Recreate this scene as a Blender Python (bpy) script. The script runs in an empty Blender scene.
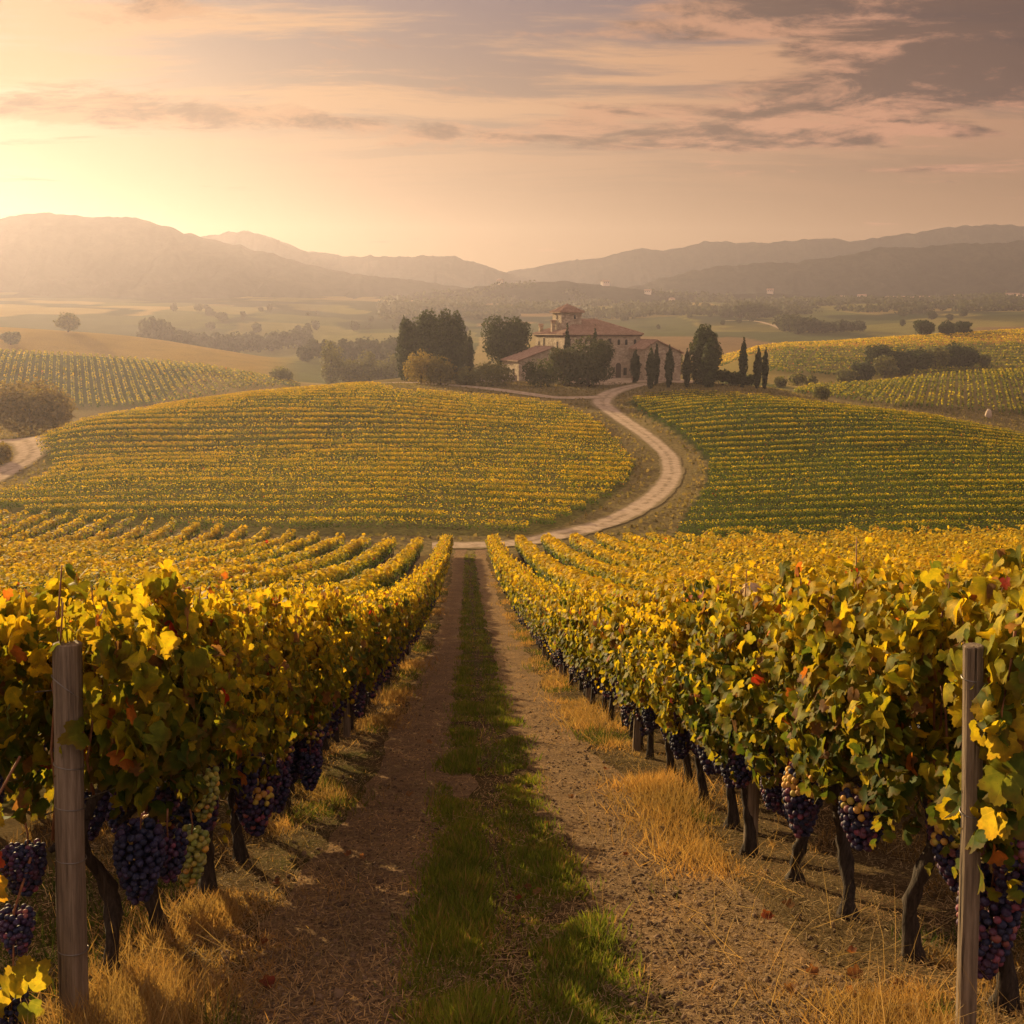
import bpy, bmesh, math, random
import numpy as np
from mathutils import Vector, Matrix, Euler

R = math.radians
rng = np.random.default_rng(7)
random.seed(7)
S = bpy.context.scene
COL = S.collection

# ------------------------------------------------------------------ camera
PITCH, YAW, FPX = R(9.8), R(2.5), 1050.0
cam_d = bpy.data.cameras.new("camera")
cam_d.sensor_width = 36.0
cam_d.lens = FPX / 1024 * 36
cam_d.clip_start = 0.05
cam_d.clip_end = 9000
cam = bpy.data.objects.new("camera", cam_d)
COL.objects.link(cam)
cam.location = (0, 0, 0)
cam.rotation_euler = (R(90) - PITCH, 0, -YAW)
S.camera = cam

# ------------------------------------------------------------------ render / exposure
S.view_settings.view_transform = 'Standard'
S.view_settings.look = 'None'
S.view_settings.gamma = 1
S.view_settings.exposure = 1.31
S.cycles.use_denoising = True
S.cycles.use_adaptive_sampling = True
S.cycles.adaptive_threshold = 0.015
S.cycles.light_sampling_threshold = 0.02
S.cycles.max_bounces = 6
S.cycles.diffuse_bounces = 3
S.cycles.glossy_bounces = 2
S.cycles.transmission_bounces = 4
S.cycles.volume_bounces = 0

# ------------------------------------------------------------------ sun
SUN_EL, SUN_AZ = R(13.5), R(-32)          # azimuth from +Y towards +X
sun_dir = Vector((math.sin(SUN_AZ) * math.cos(SUN_EL), math.cos(SUN_AZ) * math.cos(SUN_EL), math.sin(SUN_EL)))
sd = bpy.data.lights.new("sun", 'SUN')
sd.energy = 4.8
sd.angle = R(0.5)
sd.color = (1.0, 0.72, 0.36)
so = bpy.data.objects.new("sun", sd)
COL.objects.link(so)
so.rotation_euler = sun_dir.to_track_quat('Z', 'Y').to_euler()

# ------------------------------------------------------------------ node helpers
class NT:
    def __init__(s, tree):
        s.t = tree; s.n = tree.nodes; s.l = tree.links
    def node(s, typ, ins=None, **kw):
        nd = s.n.new(typ)
        for k, v in kw.items():
            setattr(nd, k, v)
        for k, v in (ins or {}).items():
            s.put(nd.inputs[k], v)
        return nd
    def put(s, sock, v):
        if isinstance(v, bpy.types.NodeSocket):
            s.l.new(v, sock)
        elif v is not None:
            if sock.type == 'RGBA' and hasattr(v, '__len__') and len(v) == 3:
                v = (*v, 1)
            sock.default_value = v
    def math(s, op, a, b=None, c=None, clamp=False):
        nd = s.n.new('ShaderNodeMath'); nd.operation = op; nd.use_clamp = clamp
        for i, v in enumerate((a, b, c)):
            if v is not None: s.put(nd.inputs[i], v)
        return nd.outputs[0]
    def vmath(s, op, a, b=None):
        nd = s.n.new('ShaderNodeVectorMath'); nd.operation = op
        s.put(nd.inputs[0], a)
        if b is not None: s.put(nd.inputs[1], b)
        return nd.outputs['Value'] if op in ('DOT_PRODUCT', 'LENGTH') else nd.outputs[0]
    def mix(s, f, a, b, mode='MIX'):
        nd = s.n.new('ShaderNodeMix'); nd.data_type = 'RGBA'; nd.blend_type = mode
        s.put(nd.inputs[0], f); s.put(nd.inputs[6], a); s.put(nd.inputs[7], b)
        return nd.outputs[2]
    def smooth(s, v, lo, hi, a=0.0, b=1.0):
        nd = s.n.new('ShaderNodeMapRange'); nd.interpolation_type = 'SMOOTHSTEP'
        s.put(nd.inputs[0], v)
        for i, x in enumerate((lo, hi, a, b)): s.put(nd.inputs[i + 1], x)
        return nd.outputs[0]
    def ramp(s, v, stops):
        nd = s.n.new('ShaderNodeValToRGB'); e = nd.color_ramp.elements
        while len(e) < len(stops): e.new(0.5)
        for el, (p, c) in zip(e, stops):
            el.position = p; el.color = (*c, 1) if len(c) == 3 else c
        s.put(nd.inputs[0], v)
        return nd.outputs[0]
    def noise(s, vec, scale, detail=4, rough=0.55, dist=0.0):
        nd = s.n.new('ShaderNodeTexNoise')
        if vec is not None: s.put(nd.inputs['Vector'], vec)
        nd.inputs['Scale'].default_value = scale
        nd.inputs['Detail'].default_value = detail
        nd.inputs['Roughness'].default_value = rough
        nd.inputs['Distortion'].default_value = dist
        return nd.outputs[0]
    def attr(s, name):
        nd = s.n.new('ShaderNodeAttribute'); nd.attribute_name = name
        return nd

# ------------------------------------------------------------------ world: Nishita sky with evening clouds
W = bpy.data.worlds.new("World")
S.world = W
W.use_nodes = True
w = NT(W.node_tree)
w.n.clear()
sky = w.node('ShaderNodeTexSky', sky_type='NISHITA')
sky.sun_disc = False
sky.sun_elevation = SUN_EL
sky.sun_rotation = SUN_AZ
sky.altitude = 200
sky.air_density = 1.0
sky.dust_density = 3.0
sky.ozone_density = 1.5
tc = w.node('ShaderNodeTexCoord')
dirv = tc.outputs['Generated']
sep = w.node('ShaderNodeSeparateXYZ', {0: dirv})
dx, dy, dz = sep.outputs
dzc = w.math('MAXIMUM', dz, 0.0)
el = w.math('ARCSINE', dz)                              # radians above the horizon
az = w.math('ARCTAN2', dx, dy)                          # radians from +Y to +X
sunang = w.vmath('DOT_PRODUCT', dirv, tuple(sun_dir))
# warm evening gradient, blended with the physical sky
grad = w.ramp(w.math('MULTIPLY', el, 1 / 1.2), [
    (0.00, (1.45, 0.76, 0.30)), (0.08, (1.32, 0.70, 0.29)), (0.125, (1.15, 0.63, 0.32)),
    (0.175, (0.85, 0.50, 0.35)), (0.235, (0.56, 0.40, 0.50)), (0.34, (1.3, 1.0, 0.95)), (0.55, (2.9, 2.5, 2.3)), (1.0, (3.3, 3.0, 2.9))])  # highest stops raised above the frame, added fill to lift the shadows
glow = w.math('POWER', w.math('MAXIMUM', sunang, 0.0), 22.0)
glow2 = w.math('POWER', w.math('MAXIMUM', sunang, 0.0), 160.0)
base = w.mix(0.03, grad, sky.outputs[0])
away = w.smooth(az, -0.25, 0.65)
base = w.mix(w.math('MULTIPLY', away, 0.6), base, w.mix(1.0, base, (0.78, 0.66, 0.70), 'MULTIPLY'))
base = w.mix(glow, base, w.mix(1.0, base, (0.60, 0.36, 0.12), 'ADD'))
base = w.mix(glow2, base, w.mix(1.0, base, (0.7, 0.52, 0.3), 'ADD'))
# cloud plane coordinates
inv = w.math('DIVIDE', 1.0, w.math('ADD', dzc, 0.10))
cx = w.math('MULTIPLY', dx, inv)
cy = w.math('MULTIPLY', dy, inv)
pl = w.node('ShaderNodeCombineXYZ', {0: cx, 1: cy, 2: 0.0}).outputs[0]
warp = w.node('ShaderNodeTexNoise', {'Vector': pl, 'Scale': 0.55, 'Detail': 3.0})
wv = w.vmath('SCALE', w.vmath('SUBTRACT', warp.outputs['Color'], (0.5, 0.5, 0.5)))
wv.node.inputs['Scale'].default_value = 0.6
plw = w.vmath('ADD', pl, wv)
def layer(loc, rot, sc, scale, rough, dist):
    mp = w.node('ShaderNodeMapping', {'Vector': plw, 'Location': loc, 'Rotation': (0, 0, R(rot)), 'Scale': sc})
    return w.noise(mp.outputs[0], scale, 11, rough, dist)
n1 = layer((0, 0, 0), 47, (0.40, 1.9, 1), 1.5, 0.66, 0.08)        # long fibrous streaks
n2 = layer((3.1, 7.7, 0), 22, (0.75, 1.35, 1), 1.7, 0.64, 0.3)    # cloud bodies
n3 = layer((1.3, 2.2, 0), -14, (1.1, 1.5, 1), 3.4, 0.68, 0.3)     # light and shade inside them
def blob(a0, e0, sa, se):
    a = w.math('DIVIDE', w.math('SUBTRACT', az, R(a0)), R(sa))
    e = w.math('DIVIDE', w.math('SUBTRACT', el, R(e0)), R(se))
    q = w.math('ADD', w.math('MULTIPLY', a, a), w.math('MULTIPLY', e, e))
    return w.math('EXPONENT', w.math('MULTIPLY', q, -1.0))
def total(*v):
    r = v[0]
    for x in v[1:]: r = w.math('ADD', r, x)
    return r
high = w.smooth(el, R(5.5), R(13))
# thin bright streaks
st = w.math('MULTIPLY', w.smooth(n1, 0.42, 0.56), high)
base = w.mix(w.math('MULTIPLY', st, 0.85), base, w.mix(away, (2.6, 1.45, 0.70), (2.15, 1.0, 0.52)))
# mauve bands and bulk of darker cloud towards the upper right
m2 = total(w.math('MULTIPLY', blob(31, 17.0, 9, 5), 0.34), w.math('MULTIPLY', blob(26, 17.0, 15, 6.2), 0.34), w.math('MULTIPLY', blob(25, 12.2, 12, 1.5), 0.17),
           w.math('MULTIPLY', blob(-13, 10.5, 14, 0.95), 0.27), w.math('MULTIPLY', blob(11, 9.5, 9, 0.8), 0.22),
           w.math('MULTIPLY', blob(-22, 15.2, 12, 1.6), 0.14), w.math('MULTIPLY', w.smooth(el, R(16), R(32)), 0.16))
d2 = w.smooth(w.math('ADD', n2, m2), 0.60, 0.71)
shade = w.smooth(w.math('ADD', n3, w.math('MULTIPLY', m2, 0.55)), 0.50, 0.72)
lit = w.mix(away, (1.9, 0.95, 0.48), (2.2, 0.98, 0.60))
drk = w.mix(away, (0.52, 0.27, 0.21), (0.06, 0.035, 0.10))
base = w.mix(w.math('MULTIPLY', d2, 0.92), base, w.mix(shade, lit, drk))
# unseen sky behind the camera and overhead, brightened as added fill light
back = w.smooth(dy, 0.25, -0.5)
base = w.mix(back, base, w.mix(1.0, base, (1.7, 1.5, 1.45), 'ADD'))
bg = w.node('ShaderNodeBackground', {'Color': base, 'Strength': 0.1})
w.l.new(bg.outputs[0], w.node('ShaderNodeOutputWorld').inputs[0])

# ------------------------------------------------------------------ pixel ray of the photograph, used to measure directions
def ray(px, py):
    a = (px - 512) / FPX; b = (512 - py) / FPX
    sp, cp, sy, cy_ = math.sin(PITCH), math.cos(PITCH), math.sin(YAW), math.cos(YAW)
    return (sy * cp + a * cy_ + b * sy * sp, cy_ * cp - a * sy + b * cy_ * sp, -sp + b * cp)
def slope(px, py):
    d = ray(px, py); return d[2] / d[1]
def uof(px, py=400):
    d = ray(px, py); return d[0] / d[1]

# ------------------------------------------------------------------ numpy noise
def _hash(ix, iy, seed):
    h = (ix * 374761393 + iy * 668265263 + seed * 974711) & 0xFFFFFFFF
    h = ((h ^ (h >> 13)) * 1274126177) & 0xFFFFFFFF
    return ((h ^ (h >> 16)) & 0xFFFF) / 65535.0
def vnoise(x, y, seed=0):
    x = np.asarray(x, float); y = np.asarray(y, float)
    ix = np.floor(x).astype(np.int64); iy = np.floor(y).astype(np.int64)
    fx = x - ix; fy = y - iy
    fx = fx * fx * (3 - 2 * fx); fy = fy * fy * (3 - 2 * fy)
    a = _hash(ix, iy, seed); b = _hash(ix + 1, iy, seed); c = _hash(ix, iy + 1, seed); d = _hash(ix + 1, iy + 1, seed)
    return (a * (1 - fx) + b * fx) * (1 - fy) + (c * (1 - fx) + d * fx) * fy
def fbm(x, y, oct=4, seed=0):
    r = 0; a = 0.5
    for i in range(oct):
        r = r + a * vnoise(np.asarray(x) * 2 ** i, np.asarray(y) * 2 ** i, seed + i * 17); a *= 0.5
    return r
def pchip(xk, yk, x):
    xk = np.asarray(xk, float); yk = np.asarray(yk, float); x = np.asarray(x, float)
    h = np.diff(xk); dl = np.diff(yk) / h
    m = np.zeros_like(yk)
    for i in range(1, len(xk) - 1):
        if dl[i - 1] * dl[i] > 0:
            w1 = 2 * h[i] + h[i - 1]; w2 = h[i] + 2 * h[i - 1]
            m[i] = (w1 + w2) / (w1 / dl[i - 1] + w2 / dl[i])
    m[0] = dl[0]; m[-1] = dl[-1]
    i = np.clip(np.searchsorted(xk, x) - 1, 0, len(xk) - 2)
    t = (x - xk[i]) / h[i]
    lo = x < xk[0]; hi = x > xk[-1]
    t2 = t * t; t3 = t2 * t
    r = (2 * t3 - 3 * t2 + 1) * yk[i] + (t3 - 2 * t2 + t) * h[i] * m[i] + (-2 * t3 + 3 * t2) * yk[i + 1] + (t3 - t2) * h[i] * m[i + 1]
    r = np.where(lo, yk[0] + (x - xk[0]) * m[0], r)
    return np.where(hi, yk[-1] + (x - xk[-1]) * m[-1], r)

# ------------------------------------------------------------------ height of the land
PY = [-30, -6, 0, 4, 7, 10, 15, 22, 30, 40, 55, 75, 92, 104, 125]
PZ = [-0.4, -1.05, -1.65, -2.83, -3.72, -4.5, -5.75, -7.45, -9.2, -11.1, -13.9, -17.0, -19.2, -19.9, -20.6]
TAB = {
 -90: [(122, 500), (150, 480), (170, 462), (230, 436), (300, 413), (330, 398), (430, 350), (480, 356), (610, 324), (700, 332), (900, 312), (1200, 297), (2100, 283)],
 0: [(118, 504), (145, 480), (172, 452), (230, 434), (300, 413), (330, 399), (430, 352), (480, 358), (620, 327), (700, 335), (900, 313), (1200, 298), (2100, 284)],
 100: [(112, 509), (150, 464), (188, 420), (230, 425), (300, 415), (330, 403), (440, 356), (500, 362), (640, 332), (720, 338), (900, 315), (1200, 299), (2100, 286)],
 200: [(107, 515), (150, 461), (203, 403), (240, 410), (320, 403), (420, 366), (480, 372), (640, 345), (740, 350), (900, 319), (1200, 301), (2100, 288)],
 280: [(104, 521), (150, 459), (214, 393), (255, 402), (320, 398), (400, 382), (480, 377), (620, 357), (700, 358), (900, 325), (1200, 303), (2100, 290)],
 370: [(101, 526), (150, 457), (225, 387), (262, 383), (292, 381), (340, 398), (470, 384), (650, 352), (900, 330), (1200, 305), (2100, 292)],
 450: [(100, 530), (150, 457), (230, 391), (255, 384), (292, 375), (340, 396), (470, 382), (650, 350), (900, 328), (1200, 306), (2100, 293)],
 550: [(100, 534), (150, 459), (228, 396), (250, 386), (275, 379), (300, 373), (345, 392), (470, 378), (650, 346), (900, 326), (1200, 307), (2100, 295)],
 620: [(100, 536), (150, 462), (225, 399), (250, 387), (275, 379), (300, 373), (345, 390), (470, 375), (650, 343), (900, 325), (1200, 307), (2100, 296)],
 700: [(100, 536), (150, 464), (205, 404), (235, 391), (262, 384), (300, 377), (345, 392), (470, 374), (650, 343), (900, 324), (1200, 306), (2100, 297)],
 760: [(100, 534), (150, 463), (205, 402), (235, 391), (262, 386), (300, 394), (400, 372), (520, 346), (600, 350), (900, 322), (1200, 305), (2100, 297)],
 850: [(100, 532), (150, 460), (200, 410), (240, 412), (330, 386), (365, 390), (520, 341), (600, 346), (900, 321), (1200, 304), (2100, 298)],
 930: [(100, 530), (150, 460), (192, 420), (232, 420), (340, 378), (375, 382), (530, 336), (610, 342), (900, 319), (1200, 303), (2100, 297)],
 1024: [(102, 527), (150, 462), (182, 439), (228, 434), (350, 371), (385, 376), (540, 331), (620, 339), (900, 317), (1200, 301), (2100, 296)],
 1120: [(104, 524), (150, 466), (176, 452), (228, 440), (355, 367), (390, 372), (545, 327), (625, 335), (900, 315), (1200, 300), (2100, 295)],
}
LY = np.linspace(math.log(50), math.log(2200), 420)
_cols = sorted(TAB)
_uc = np.array([uof(p) for p in _cols])
_cz = []
for p in _cols:
    ks = [(y, float(pchip(PY, PZ, y))) for y in (50, 60, 70, 80, 90)] + [(y, y * slope(p, py)) for y, py in TAB[p]]
    _cz.append(pchip([math.log(k[0]) for k in ks], [k[1] for k in ks], LY))
_cz = np.array(_cz)
UG = np.linspace(_uc[0], _uc[-1], 320)
TZ = np.array([pchip(_uc, _cz[:, j], UG) for j in range(len(LY))])          # [Y, u]
k = np.exp(-0.5 * (np.arange(-9, 10) / 4.0) ** 2); k /= k.sum()
TZ = np.apply_along_axis(lambda v: np.convolve(np.pad(v, 9, 'edge'), k, 'valid'), 1, TZ)
k = np.exp(-0.5 * (np.arange(-4, 5) / 1.6) ** 2); k /= k.sum()
TZ = np.apply_along_axis(lambda v: np.convolve(np.pad(v, 4, 'edge'), k, 'valid'), 0, TZ)
def zt(x, y):
    x = np.asarray(x, float); y = np.asarray(y, float)
    near = pchip(PY, PZ, y)
    yy = np.maximum(y, 50.0)
    u = np.clip(x / yy, UG[0], UG[-1])
    fi = (u - UG[0]) / (UG[1] - UG[0]); fj = np.clip((np.log(yy) - LY[0]) / (LY[1] - LY[0]), 0, len(LY) - 1.001)
    i = np.clip(fi.astype(int), 0, len(UG) - 2); j = np.clip(fj.astype(int), 0, len(LY) - 2)
    fi = fi - i; fj = fj - j
    far = (TZ[j, i] * (1 - fi) + TZ[j, i + 1] * fi) * (1 - fj) + (TZ[j + 1, i] * (1 - fi) + TZ[j + 1, i + 1] * fi) * fj
    t = np.clip((y - 62) / 24, 0, 1); t = t * t * (3 - 2 * t)
    f = np.clip((y - 320) / 400, 0, 1)
    und = f * (fbm(x / 70, y / 90, 3, 5) - 0.44) * 4.5
    und = und + np.clip((y - 100) / 60, 0, 1) * (fbm(x / 26, y / 26, 2, 9) - 0.37) * 0.5
    return near * (1 - t) + far * t + und
def zf(x, y): return float(zt(x, y))
def hit(px, py, y0, y1, h=0.0):
    """Point of the land (raised by h) between depths y0 and y1 whose direction is that of pixel (px, py)."""
    ys = np.linspace(y0, y1, 600)
    d = ray(px, py); u = d[0] / d[1]; s = d[2] / d[1]
    g = (zt(u * ys, ys) + h) - s * ys
    k = np.where((g[:-1] < 0) & (g[1:] >= 0))[0]
    j = int(k[0]) if len(k) else int(np.argmin(np.abs(g)))
    return u * ys[j], float(ys[j])

# ------------------------------------------------------------------ mesh helpers
def new_obj(name, me, parent=None, mat=None, loc=None):
    o = bpy.data.objects.new(name, me)
    COL.objects.link(o)
    if mat is not None and me is not None and not me.materials: me.materials.append(mat)
    if parent is not None: o.parent = parent
    if loc is not None: o.location = loc
    return o
def tag(o, label=None, cat=None, group=None, kind=None):
    for k_, v in (('label', label), ('category', cat), ('group', group), ('kind', kind)):
        if v: o[k_] = v
    return o
def empty(name, loc, rz=0.0):
    o = bpy.data.objects.new(name, None); COL.objects.link(o)
    o.empty_display_size = 0.2
    o.location = loc; o.rotation_euler = (0, 0, rz)
    return o
def copy_tree(o, parent=None):
    c = o.copy(); COL.objects.link(c)
    if parent is not None: c.parent = parent
    for ch in o.children: copy_tree(ch, c)
    return c
def np_mesh(name, v, faces=None, quads=None, tris=None, col=None, luv=None, smooth=False):
    """mesh from arrays; faces given as lists, or (n,k) index arrays"""
    me = bpy.data.meshes.new(name)
    v = np.asarray(v, np.float32).reshape(-1, 3)
    arrs = []
    if quads is not None and len(quads): arrs.append(np.asarray(quads, np.int32))
    if tris is not None and len(tris): arrs.append(np.asarray(tris, np.int32))
    if faces is not None:
        me.from_pydata(v.tolist(), [], faces)
    else:
        loops = np.concatenate([a.ravel() for a in arrs])
        tot = np.concatenate([np.full(len(a), a.shape[1], np.int32) for a in arrs])
        me.vertices.add(len(v)); me.vertices.foreach_set('co', v.ravel())
        me.loops.add(len(loops)); me.loops.foreach_set('vertex_index', loops)
        me.polygons.add(len(tot))
        me.polygons.foreach_set('loop_start', np.concatenate([[0], np.cumsum(tot)[:-1]]).astype(np.int32))
        me.polygons.foreach_set('loop_total', tot)
    if smooth: me.polygons.foreach_set('use_smooth', np.ones(len(me.polygons), bool))
    if col is not None:
        c = np.ones((len(v), 4), np.float32); c[:, :3] = col
        a = me.attributes.new('Col', 'FLOAT_COLOR', 'POINT'); a.data.foreach_set('color', c.ravel())
    if luv is not None:
        a = me.attributes.new('luv', 'FLOAT_VECTOR', 'POINT'); a.data.foreach_set('vector', np.asarray(luv, np.float32).ravel())
    me.update(calc_edges=True)
    me.validate()
    return me
class MB:
    def __init__(s): s.v = []; s.f = []; s.c = []
    def add(s, v, f, c=None):
        b = len(s.v); s.v += [tuple(p) for p in v]; s.f += [[i + b for i in q] for q in f]
        s.c += [c or (1, 1, 1)] * len(v)
    def box(s, x0, y0, z0, x1, y1, z1, c=None):
        v = [(x0, y0, z0), (x1, y0, z0), (x1, y1, z0), (x0, y1, z0), (x0, y0, z1), (x1, y0, z1), (x1, y1, z1), (x0, y1, z1)]
        s.add(v, [[0, 3, 2, 1], [4, 5, 6, 7], [0, 1, 5, 4], [1, 2, 6, 5], [2, 3, 7, 6], [3, 0, 4, 7]], c)
    def tube(s, pts, rad, n=8, c=None, cap=True, wob=0.0, seed=0):
        rr = random.Random(seed)
        pts = [Vector(p) for p in pts]; vs = []; fs = []
        up = Vector((0.31, 0.17, 0.93))
        for i, p in enumerate(pts):
            t = (pts[min(i + 1, len(pts) - 1)] - pts[max(i - 1, 0)]).normalized()
            a = t.cross(up)
            if a.length < 0.05: a = t.cross(Vector((1, 0, 0)))
            a.normalize(); b = t.cross(a)
            for k_ in range(n):
                th = 2 * math.pi * k_ / n
                r_ = rad[i] * (1 + wob * (rr.random() - 0.5) * 2)
                vs.append(p + a * math.cos(th) * r_ + b * math.sin(th) * r_)
        for i in range(len(pts) - 1):
            for k_ in range(n):
                q = (k_ + 1) % n
                fs.append([i * n + k_, i * n + q, (i + 1) * n + q, (i + 1) * n + k_])
        if cap:
            fs.append(list(range(n))[::-1]); fs.append([(len(pts) - 1) * n + k_ for k_ in range(n)])
        s.add(vs, fs, c)
    def mesh(s, name, smooth=False, col=False):
        return np_mesh(name, s.v, faces=s.f, smooth=smooth, col=np.array(s.c) if col else None)
    def build(s, name, mat, parent=None, smooth=False, loc=None, col=False):
        return new_obj(name, s.mesh(name, smooth, col), parent, mat, loc)
def frames(nrm, up, spin=None):
    """orthonormal frames: columns x, y(tip direction), z(normal)"""
    n = nrm / np.linalg.norm(nrm, axis=1, keepdims=True)
    y = up - n * (up * n).sum(1, keepdims=True)
    y /= np.maximum(np.linalg.norm(y, axis=1, keepdims=True), 1e-6)
    x = np.cross(y, n)
    return np.stack([x, y, n], 2)
def scatter(bv, bf, pos, nrm, up, size, col, curl=None, luv=False):
    """instances of a small base mesh (V,3)/(F,k) as arrays"""
    N, V = len(pos), len(bv)
    M = frames(nrm, up)
    b = np.repeat(np.asarray(bv, float)[None], N, 0)
    if curl is not None:
        b = b.copy(); b[:, :, 2] += curl[:, :1] * np.abs(b[:, :, 0]) + curl[:, 1:2] * (b[:, :, 1] ** 2) + curl[:, 2:3] * b[:, :, 0] * b[:, :, 1]
    b = b * (size[:, None, None] if size.ndim == 1 else size[:, None, :])
    v = np.einsum('nij,nvj->nvi', M, b) + pos[:, None, :]
    f = (np.asarray(bf)[None] + (np.arange(N) * V)[:, None, None]).reshape(-1, np.asarray(bf).shape[1])
    c = np.repeat(col[:, None, :], V, 1).reshape(-1, 3)
    l = np.tile(np.asarray(bv, float), (N, 1)) if luv else None
    return v.reshape(-1, 3), f, c, l
def unit(n):
    v = rng.normal(size=(n, 3)); return v / np.linalg.norm(v, axis=1, keepdims=True)

# ------------------------------------------------------------------ materials
def material(name):
    m = bpy.data.materials.new(name); m.use_nodes = True
    t = NT(m.node_tree); t.n.clear()
    return m, t
def finish(t, bsdf, disp=None):
    o = t.node('ShaderNodeOutputMaterial'); t.l.new(bsdf, o.inputs[0])
def pbsdf(t, color, rough=0.8, spec=0.3, normal=None, **kw):
    n = t.node('ShaderNodeBsdfPrincipled')
    t.put(n.inputs['Base Color'], color); t.put(n.inputs['Roughness'], rough); t.put(n.inputs['Specular IOR Level'], spec)
    if normal is not None: t.put(n.inputs['Normal'], normal)
    for k_, v in kw.items(): t.put(n.inputs[k_], v)
    return n.outputs[0]
def bump(t, h, strength=0.5, dist=0.02):
    return t.node('ShaderNodeBump', {'Height': h, 'Strength': strength, 'Distance': dist}).outputs[0]
def geo_pos(t): return t.node('ShaderNodeNewGeometry').outputs['Position']
def obj_pos(t): return t.node('ShaderNodeTexCoord').outputs['Object']

def leaf_material(name, veins, trans=0.45, rough=0.5, sat=1.0, spec=0.08):
    m, t = material(name)
    c = t.attr('Col').outputs['Color']
    nz = t.noise(obj_pos(t), 28.0 if veins else 1.2, 3)
    c = t.mix(t.smooth(nz, 0.35, 0.7), t.mix(1.0, c, (0.72, 0.78, 0.8), 'MULTIPLY'), t.mix(1.0, c, (1.22, 1.15, 1.0), 'MULTIPLY'))
    if veins:
        l = t.node('ShaderNodeSeparateXYZ', {0: t.attr('luv').outputs['Vector']})
        lx, ly = l.outputs[0], t.math('ADD', l.outputs[1], 0.30)
        th = t.math('ARCTAN2', lx, ly)
        rr_ = t.math('SQRT', t.math('ADD', t.math('MULTIPLY', lx, lx), t.math('MULTIPLY', ly, ly)))
        v = t.math('MULTIPLY', t.math('ABSOLUTE', t.math('SINE', t.math('MULTIPLY', th, 180 / 52.0))), rr_)
        vm = t.smooth(v, 0.0, 0.075, 1.0, 0.0)
        c = t.mix(t.math('MULTIPLY', vm, 0.45), c, t.mix(1.0, c, (1.55, 1.45, 1.3), 'MULTIPLY'))
        edge = t.smooth(t.math('ADD', rr_, t.math('MULTIPLY', t.noise(obj_pos(t), 60, 3), 0.5)), 0.72, 1.0)
        c = t.mix(t.math('MULTIPLY', edge, 0.40), c, (0.20, 0.085, 0.02))
        spot = t.smooth(t.noise(obj_pos(t), 110, 2), 0.66, 0.74)
        c = t.mix(t.math('MULTIPLY', spot, 0.6), c, (0.12, 0.06, 0.02))
    tr = t.mix(1.0, c, (1.35, 1.2, 0.75), 'MULTIPLY')
    a = pbsdf(t, c, rough, spec)
    b = t.node('ShaderNodeBsdfTranslucent', {'Color': tr}).outputs[0]
    mx = t.node('ShaderNodeMixShader', {0: trans, 1: a, 2: b})
    finish(t, mx.outputs[0])
    return m
M = {}
M['leaf'] = leaf_material('vine_leaf', True, 0.56, 0.6)
M['leaf_far'] = leaf_material('vine_leaf_small', False, 0.46, 0.7, spec=0.08)
M['tree_leaf'] = leaf_material('tree_foliage', False, 0.30, 0.7, spec=0.08)
M['bush_leaf'] = leaf_material('bush_foliage', False, 0.48, 0.7, spec=0.05)
M['grass'] = leaf_material('grass_blade', False, 0.38, 0.8, spec=0.03)

m, t = material('bark')
p = obj_pos(t)
st_ = t.noise(t.node('ShaderNodeMapping', {'Vector': p, 'Scale': (1, 1, 0.16)}).outputs[0], 55, 6, 0.65)
finish(t, pbsdf(t, t.ramp(st_, [(0.3, (0.012, 0.009, 0.007)), (0.55, (0.045, 0.033, 0.025)), (0.8, (0.11, 0.082, 0.06))]), 0.9, 0.2, bump(t, st_, 1.0, 0.012)))
M['bark'] = m
m, t = material('weathered_wood')
p = obj_pos(t)
g1 = t.noise(t.node('ShaderNodeMapping', {'Vector': p, 'Scale': (1, 1, 0.05)}).outputs[0], 60, 7, 0.7)
g2 = t.noise(t.node('ShaderNodeMapping', {'Vector': p, 'Scale': (1, 1, 0.03)}).outputs[0], 16, 4, 0.6)
crk = t.smooth(g2, 0.36, 0.40)
c = t.ramp(g1, [(0.25, (0.055, 0.04, 0.03)), (0.5, (0.17, 0.125, 0.085)), (0.75, (0.30, 0.23, 0.165))])
c = t.mix(crk, (0.02, 0.014, 0.01), c)
finish(t, pbsdf(t, c, 0.85, 0.2, bump(t, t.math('ADD', g1, crk), 0.9, 0.008)))
M['wood'] = m
m, t = material('cane_bark')
finish(t, pbsdf(t, t.ramp(t.noise(obj_pos(t), 40, 4), [(0.3, (0.12, 0.045, 0.02)), (0.7, (0.26, 0.11, 0.045))]), 0.7, 0.3))
M['cane'] = m
m, t = material('galvanised_wire')
finish(t, pbsdf(t, (0.22, 0.2, 0.18), 0.45, 0.5, Metallic=0.8))
M['wire'] = m
m, t = material('grape_skin')
c = t.attr('Col').outputs['Color']
bl = t.noise(obj_pos(t), 45, 4, 0.6)
c = t.mix(t.math('MULTIPLY', t.smooth(bl, 0.42, 0.72), 0.34), c, t.mix(0.7, c, (0.15, 0.17, 0.30)))
finish(t, pbsdf(t, c, t.smooth(bl, 0.3, 0.7, 0.5, 0.75), 0.22, None, **{'Subsurface Weight': 0.0}))
M['grape'] = m
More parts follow.
